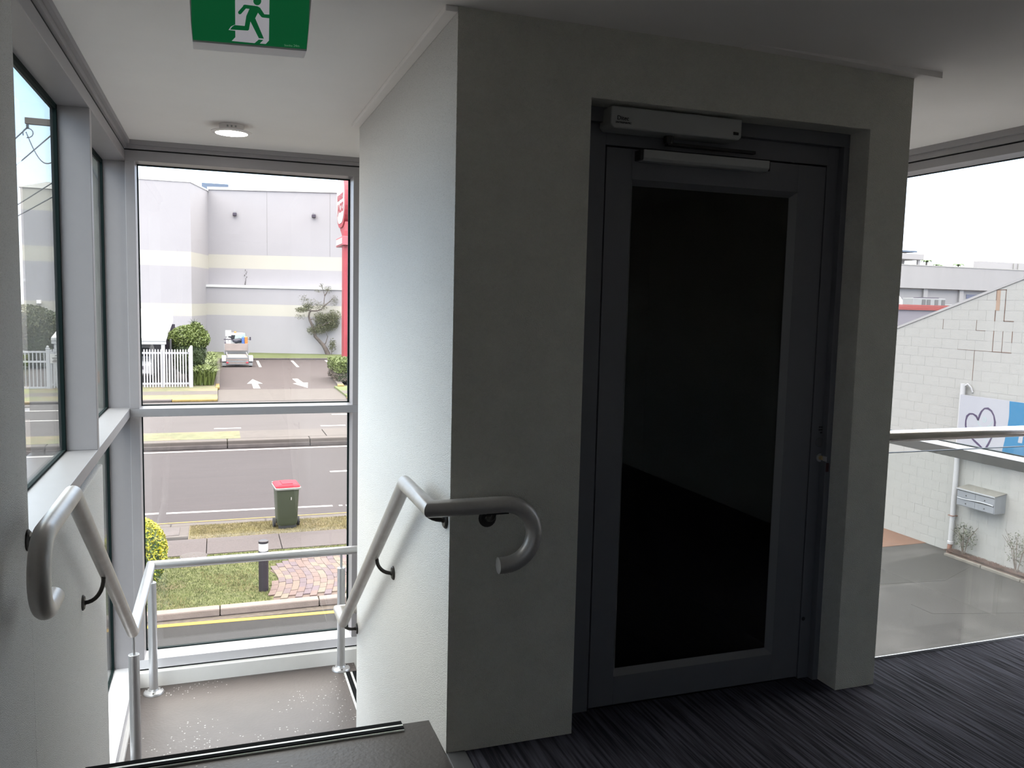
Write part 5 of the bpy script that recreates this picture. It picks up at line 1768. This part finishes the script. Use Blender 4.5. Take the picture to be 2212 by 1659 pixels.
mx_ = thing('mailbox_bank', (14.1, 11.95, -2.15), 'grey steel bank of four mailboxes on the block wall', 'mailbox')
MX0, MX1, MY0, MY1, MZ0, MZ1 = 13.98, 14.27, 11.60, 12.46, -2.31, -1.98
MB().prism([(MX0, MZ0), (MX1 - 0.002, MZ0), (MX1 - 0.002, MZ1 + 0.05), (MX0, MZ1)], 'y', MY0, MY1).build('case', 'mailbox_grey', mx_, bevel=0.004)
MB().hexa([(MX0 - 0.02, MY0 - 0.01, MZ1), (MX1, MY0 - 0.01, MZ1 + 0.05), (MX1, MY1 + 0.01, MZ1 + 0.05), (MX0 - 0.02, MY1 + 0.01, MZ1), (MX0 - 0.02, MY0 - 0.01, MZ1 + 0.012), (MX1, MY0 - 0.01, MZ1 + 0.064), (MX1, MY1 + 0.01, MZ1 + 0.064), (MX0 - 0.02, MY1 + 0.01, MZ1 + 0.012)]).build('top_sheet', 'mailbox_top', mx_)
B(MX0 - 0.024, MY0 - 0.01, MZ1 - 0.012, MX0 - 0.012, MY1 + 0.01, MZ1 + 0.014).build('front_edge', 'mailbox_light', mx_)
for iy in range(2):
    for iz in range(2):
        ya = MY0 + 0.012 + iy * 0.424
        za = MZ0 + 0.010 + iz * 0.162
        dr = B(MX0 - 0.006, ya, za, MX0, ya + 0.412, za + 0.125).build('box_door', 'mailbox_grey', mx_, bevel=0.002)
        MB().lathe((MX0 - 0.008, ya + 0.206, za + 0.052), [(0.012, -0.006), (0.012, 0.004)], 10, 'x').build('lock', 'black', dr)
        B(MX0 - 0.002, ya, za + 0.127, MX0 + 0.001, ya + 0.412, za + 0.150).build('slot', 'black', mx_)
pts = [(MX0 - 0.012, MY0 + 0.02 + i * 0.082, -2.150 + 0.012 * math.sin(i * 0.55)) for i in range(11)]
MB().tube(pts, 0.011, 8).build('slot_flap', 'mailbox_light', mx_, smooth=True)

# garden bed at the foot of the wall
tag(MB().prism([(13.98, 12.62), (14.27, 12.80), (14.27, 6.0), (13.95, 6.0)], 'z', GZ - 0.02, GZ + 0.06).build('garden_bed_wall', 'mulch'), 'narrow bark mulch bed at the foot of the block wall', kind='structure')
te = struct('bed_edging', (13.95, 11, GZ), 'weathered timber edging of the mulch bed')
for (ya, yb) in ((12.60, 11.75), (11.73, 10.9), (10.88, 9.5), (9.48, 7.9)):
    B(13.90, ya, GZ, 13.965, yb, GZ + 0.055).build('timber', 'timber_edge', te, bevel=0.008)
v, f = [], []
for i in range(4200):
    y = rnd.uniform(9.8, 12.70)
    x = rnd.uniform(13.98, 14.22)
    a = rnd.uniform(0, math.pi)
    l = rnd.uniform(0.010, 0.036)
    z = GZ + 0.075 + rnd.uniform(0, 0.03)
    d = Vector((math.cos(a), math.sin(a), rnd.uniform(-.3, .4))) * l
    n_ = Vector((-math.sin(a), math.cos(a), 0)) * 0.005
    k_ = len(v)
    p = Vector((x, y, z))
    v += [p - d - n_, p + d - n_, p + d + n_, p - d + n_]
    f.append((k_, k_ + 1, k_ + 2, k_ + 3))
tag(MB().add(v, f).build('bark_chips', 'mulch_chip'), 'loose reddish bark chips in the bed below the mailboxes', 'bark chips', kind='stuff')


def wall_bush(y, h, spread, label, n):
    o_ = thing('garden_shrub', (14.12, y, GZ + 0.05), label, 'shrub', None)
    mb = MB()
    for k_ in range(7):
        a = k_ * 0.9
        mb.tube([(14.12, y, GZ + 0.02), (14.12 + 0.05 * math.cos(a), y + spread * 0.5 * math.cos(a * 1.3), GZ + h * 0.6), (14.12 + 0.10 * math.sin(a), y + spread * math.cos(a * 1.3), GZ + h * rnd.uniform(.75, 1.0))], [0.008, 0.006, 0.003], 5)
    mb.build('stems', 'twig', o_)
    stuff_leaves(o_, 'leaf_shrub', [(n, (14.12, y, GZ + h * 0.62), (0.13, spread, h * 0.42), 0.022, 0.2)])


wall_bush(12.33, 0.72, 0.28, 'small leafy shrub beside the foot of the white downpipe', 420)
wall_bush(11.15, 0.85, 0.30, 'thin leafy shrub in the mulch bed below the right end of the mailboxes', 330)
tag(B(11.0, 13.40, GZ - 0.02, 14.27, 16.5, GZ + 0.006).build('paving_corner', 'paving_orange'), 'orange clay paving at the far corner of the block wall', kind='structure')

# ------------------------------------------------------------------ buildings beyond the block wall
rb = thing('red_roof_building', (52, 50, GZ), 'low mauve building with a red ribbed fascia beyond the block wall', 'building')
B(40, 50, GZ, 64, 58, 1.72).build('wall', 'wall_mauve', rb)
for k_ in range(4):
    B(39.9, 49.86 - 0.02 * (k_ % 2), 1.72 + k_ * 0.10, 64.1, 50.1, 1.81 + k_ * 0.10).build('fascia_rib', 'roof_red', rb)
B(40, 50.1, 1.72, 64, 58, 1.98).build('roof', 'roof_sheet', rb)
ac = thing('air_conditioner', (53.3, 52, 2.0), 'grey rooftop air conditioning unit behind the red fascia', 'air conditioner')
B(51.7, 51.5, 1.98, 55.0, 52.6, 2.66).build('case', 'unit_case', ac, bevel=0.03)
for x in (52.6, 53.1, 53.9, 54.6):
    B(x, 51.47, 2.06, x + 0.34, 51.52, 2.56).build('grille', 'louvre', ac)
B(52.6, 51.6, 2.66, 54.4, 52.4, 2.74).build('lid', 'interior_dark', ac)
o_ = thing('roof_cowl', (50.2, 51.6, 2.0), 'pale curved vent cowl left of the rooftop air conditioner', 'vent')
MB().tube([(50.4, 51.6, 1.98), (50.4, 51.6, 2.35), (50.1, 51.5, 2.55), (49.6, 51.4, 2.45)], [0.25, 0.25, 0.25, 0.3], 14).build('duct', 'carport_white', o_, smooth=True)
o_ = thing('roof_duct', (56.5, 51.7, 2.0), 'white low duct on the roof right of the air conditioner', 'duct')
B(55.6, 51.5, 1.98, 60.5, 52.2, 2.22).build('case', 'unit_case', o_, bevel=0.04)

wh = thing('warehouse', (66, 62, GZ), 'long white warehouse with a deep fascia at the far right', 'building')
B(44, 60.4, GZ, 92, 76, 3.75).build('wall', 'warehouse_low', wh)
B(44, 60.0, 3.75, 92, 76, 5.80).build('fascia', 'warehouse', wh)
B(44, 59.96, 5.80, 92, 76, 5.88).build('roof_edge', 'roof_sheet', wh)
for x in (61.6, 65.95, 70.3):
    B(x, 60.2, GZ, x + 0.5, 60.45, 3.75).build('pilaster', 'warehouse', wh)
B(67.0, 60.36, 2.95, 68.4, 60.42, 3.35).build('window', 'window_dark', wh)
o_ = thing('roof_shelter', (59.5, 62, 5.9), 'white rooftop shelter on legs at the left end of the warehouse roof', 'roof unit')
B(57.5, 61.5, 6.45, 62.7, 64, 7.0).build('canopy', 'roof_unit_grey', o_, bevel=0.05)
B(57.5, 61.5, 7.12, 61.8, 63.0, 7.26).build('dark_top', 'steel_blue', o_)
for x in (58.0, 62.2):
    for y in (61.7, 63.6):
        B(x, y, 5.86, x + 0.25, y + 0.2, 6.5).build('leg', 'roof_unit_grey', o_)
o_ = thing('roof_unit', (72, 63.3, 5.9), 'long white plant room on the right part of the warehouse roof', 'roof unit')
B(71.3, 63, 5.88, 86, 63.7, 6.75).build('case', 'roof_unit_grey', o_)
for x in (75.8, 76.4):
    B(x, 62.9, 5.9, x + 0.12, 63.0, 6.68).build('post', 'roof_sheet', o_)


def palm(x, y, zt, s_, label):
    o_ = thing('palm_tree', (x, y, GZ), label, 'palm', None)
    MB().cyl((x, y, GZ), (x, y, zt), 0.16, 0.11, 10).build('trunk', 'bark', o_, smooth=True)
    for k_ in range(10):
        a = k_ * 2 * math.pi / 10 + x
        v, f = [], []
        for j in range(9):
            t_ = j / 8
            r_ = s_ * t_
            z = zt + s_ * (0.55 * math.sin(t_ * math.pi * 0.75) - 0.55 * t_ * t_)
            w_ = s_ * 0.15 * math.sin(math.pi * min(1, t_ + 0.08)) + 0.01
            px, py = x + r_ * math.cos(a), y + r_ * math.sin(a)
            v += [(px - w_ * math.sin(a), py + w_ * math.cos(a), z - w_ * .5), (px, py, z), (px + w_ * math.sin(a), py - w_ * math.cos(a), z - w_ * .5)]
        for j in range(8):
            b0 = j * 3
            f += [(b0, b0 + 1, b0 + 4, b0 + 3), (b0 + 1, b0 + 2, b0 + 5, b0 + 4)]
        MB().add(v, f).build('frond', 'palm', o_)


palm(83.5, 81.5, 7.75, 0.95, 'small palm crown left of three, just right of the rooftop shelter')
palm(85.2, 81.5, 7.4, 0.65, 'second palm crown from the left above the warehouse roof')
palm(86.8, 82.6, 7.35, 0.8, 'third palm crown from the left above the warehouse roof')
palm(88.4, 81.2, 7.45, 0.95, 'rightmost palm crown with a drooping frond above the warehouse roof')
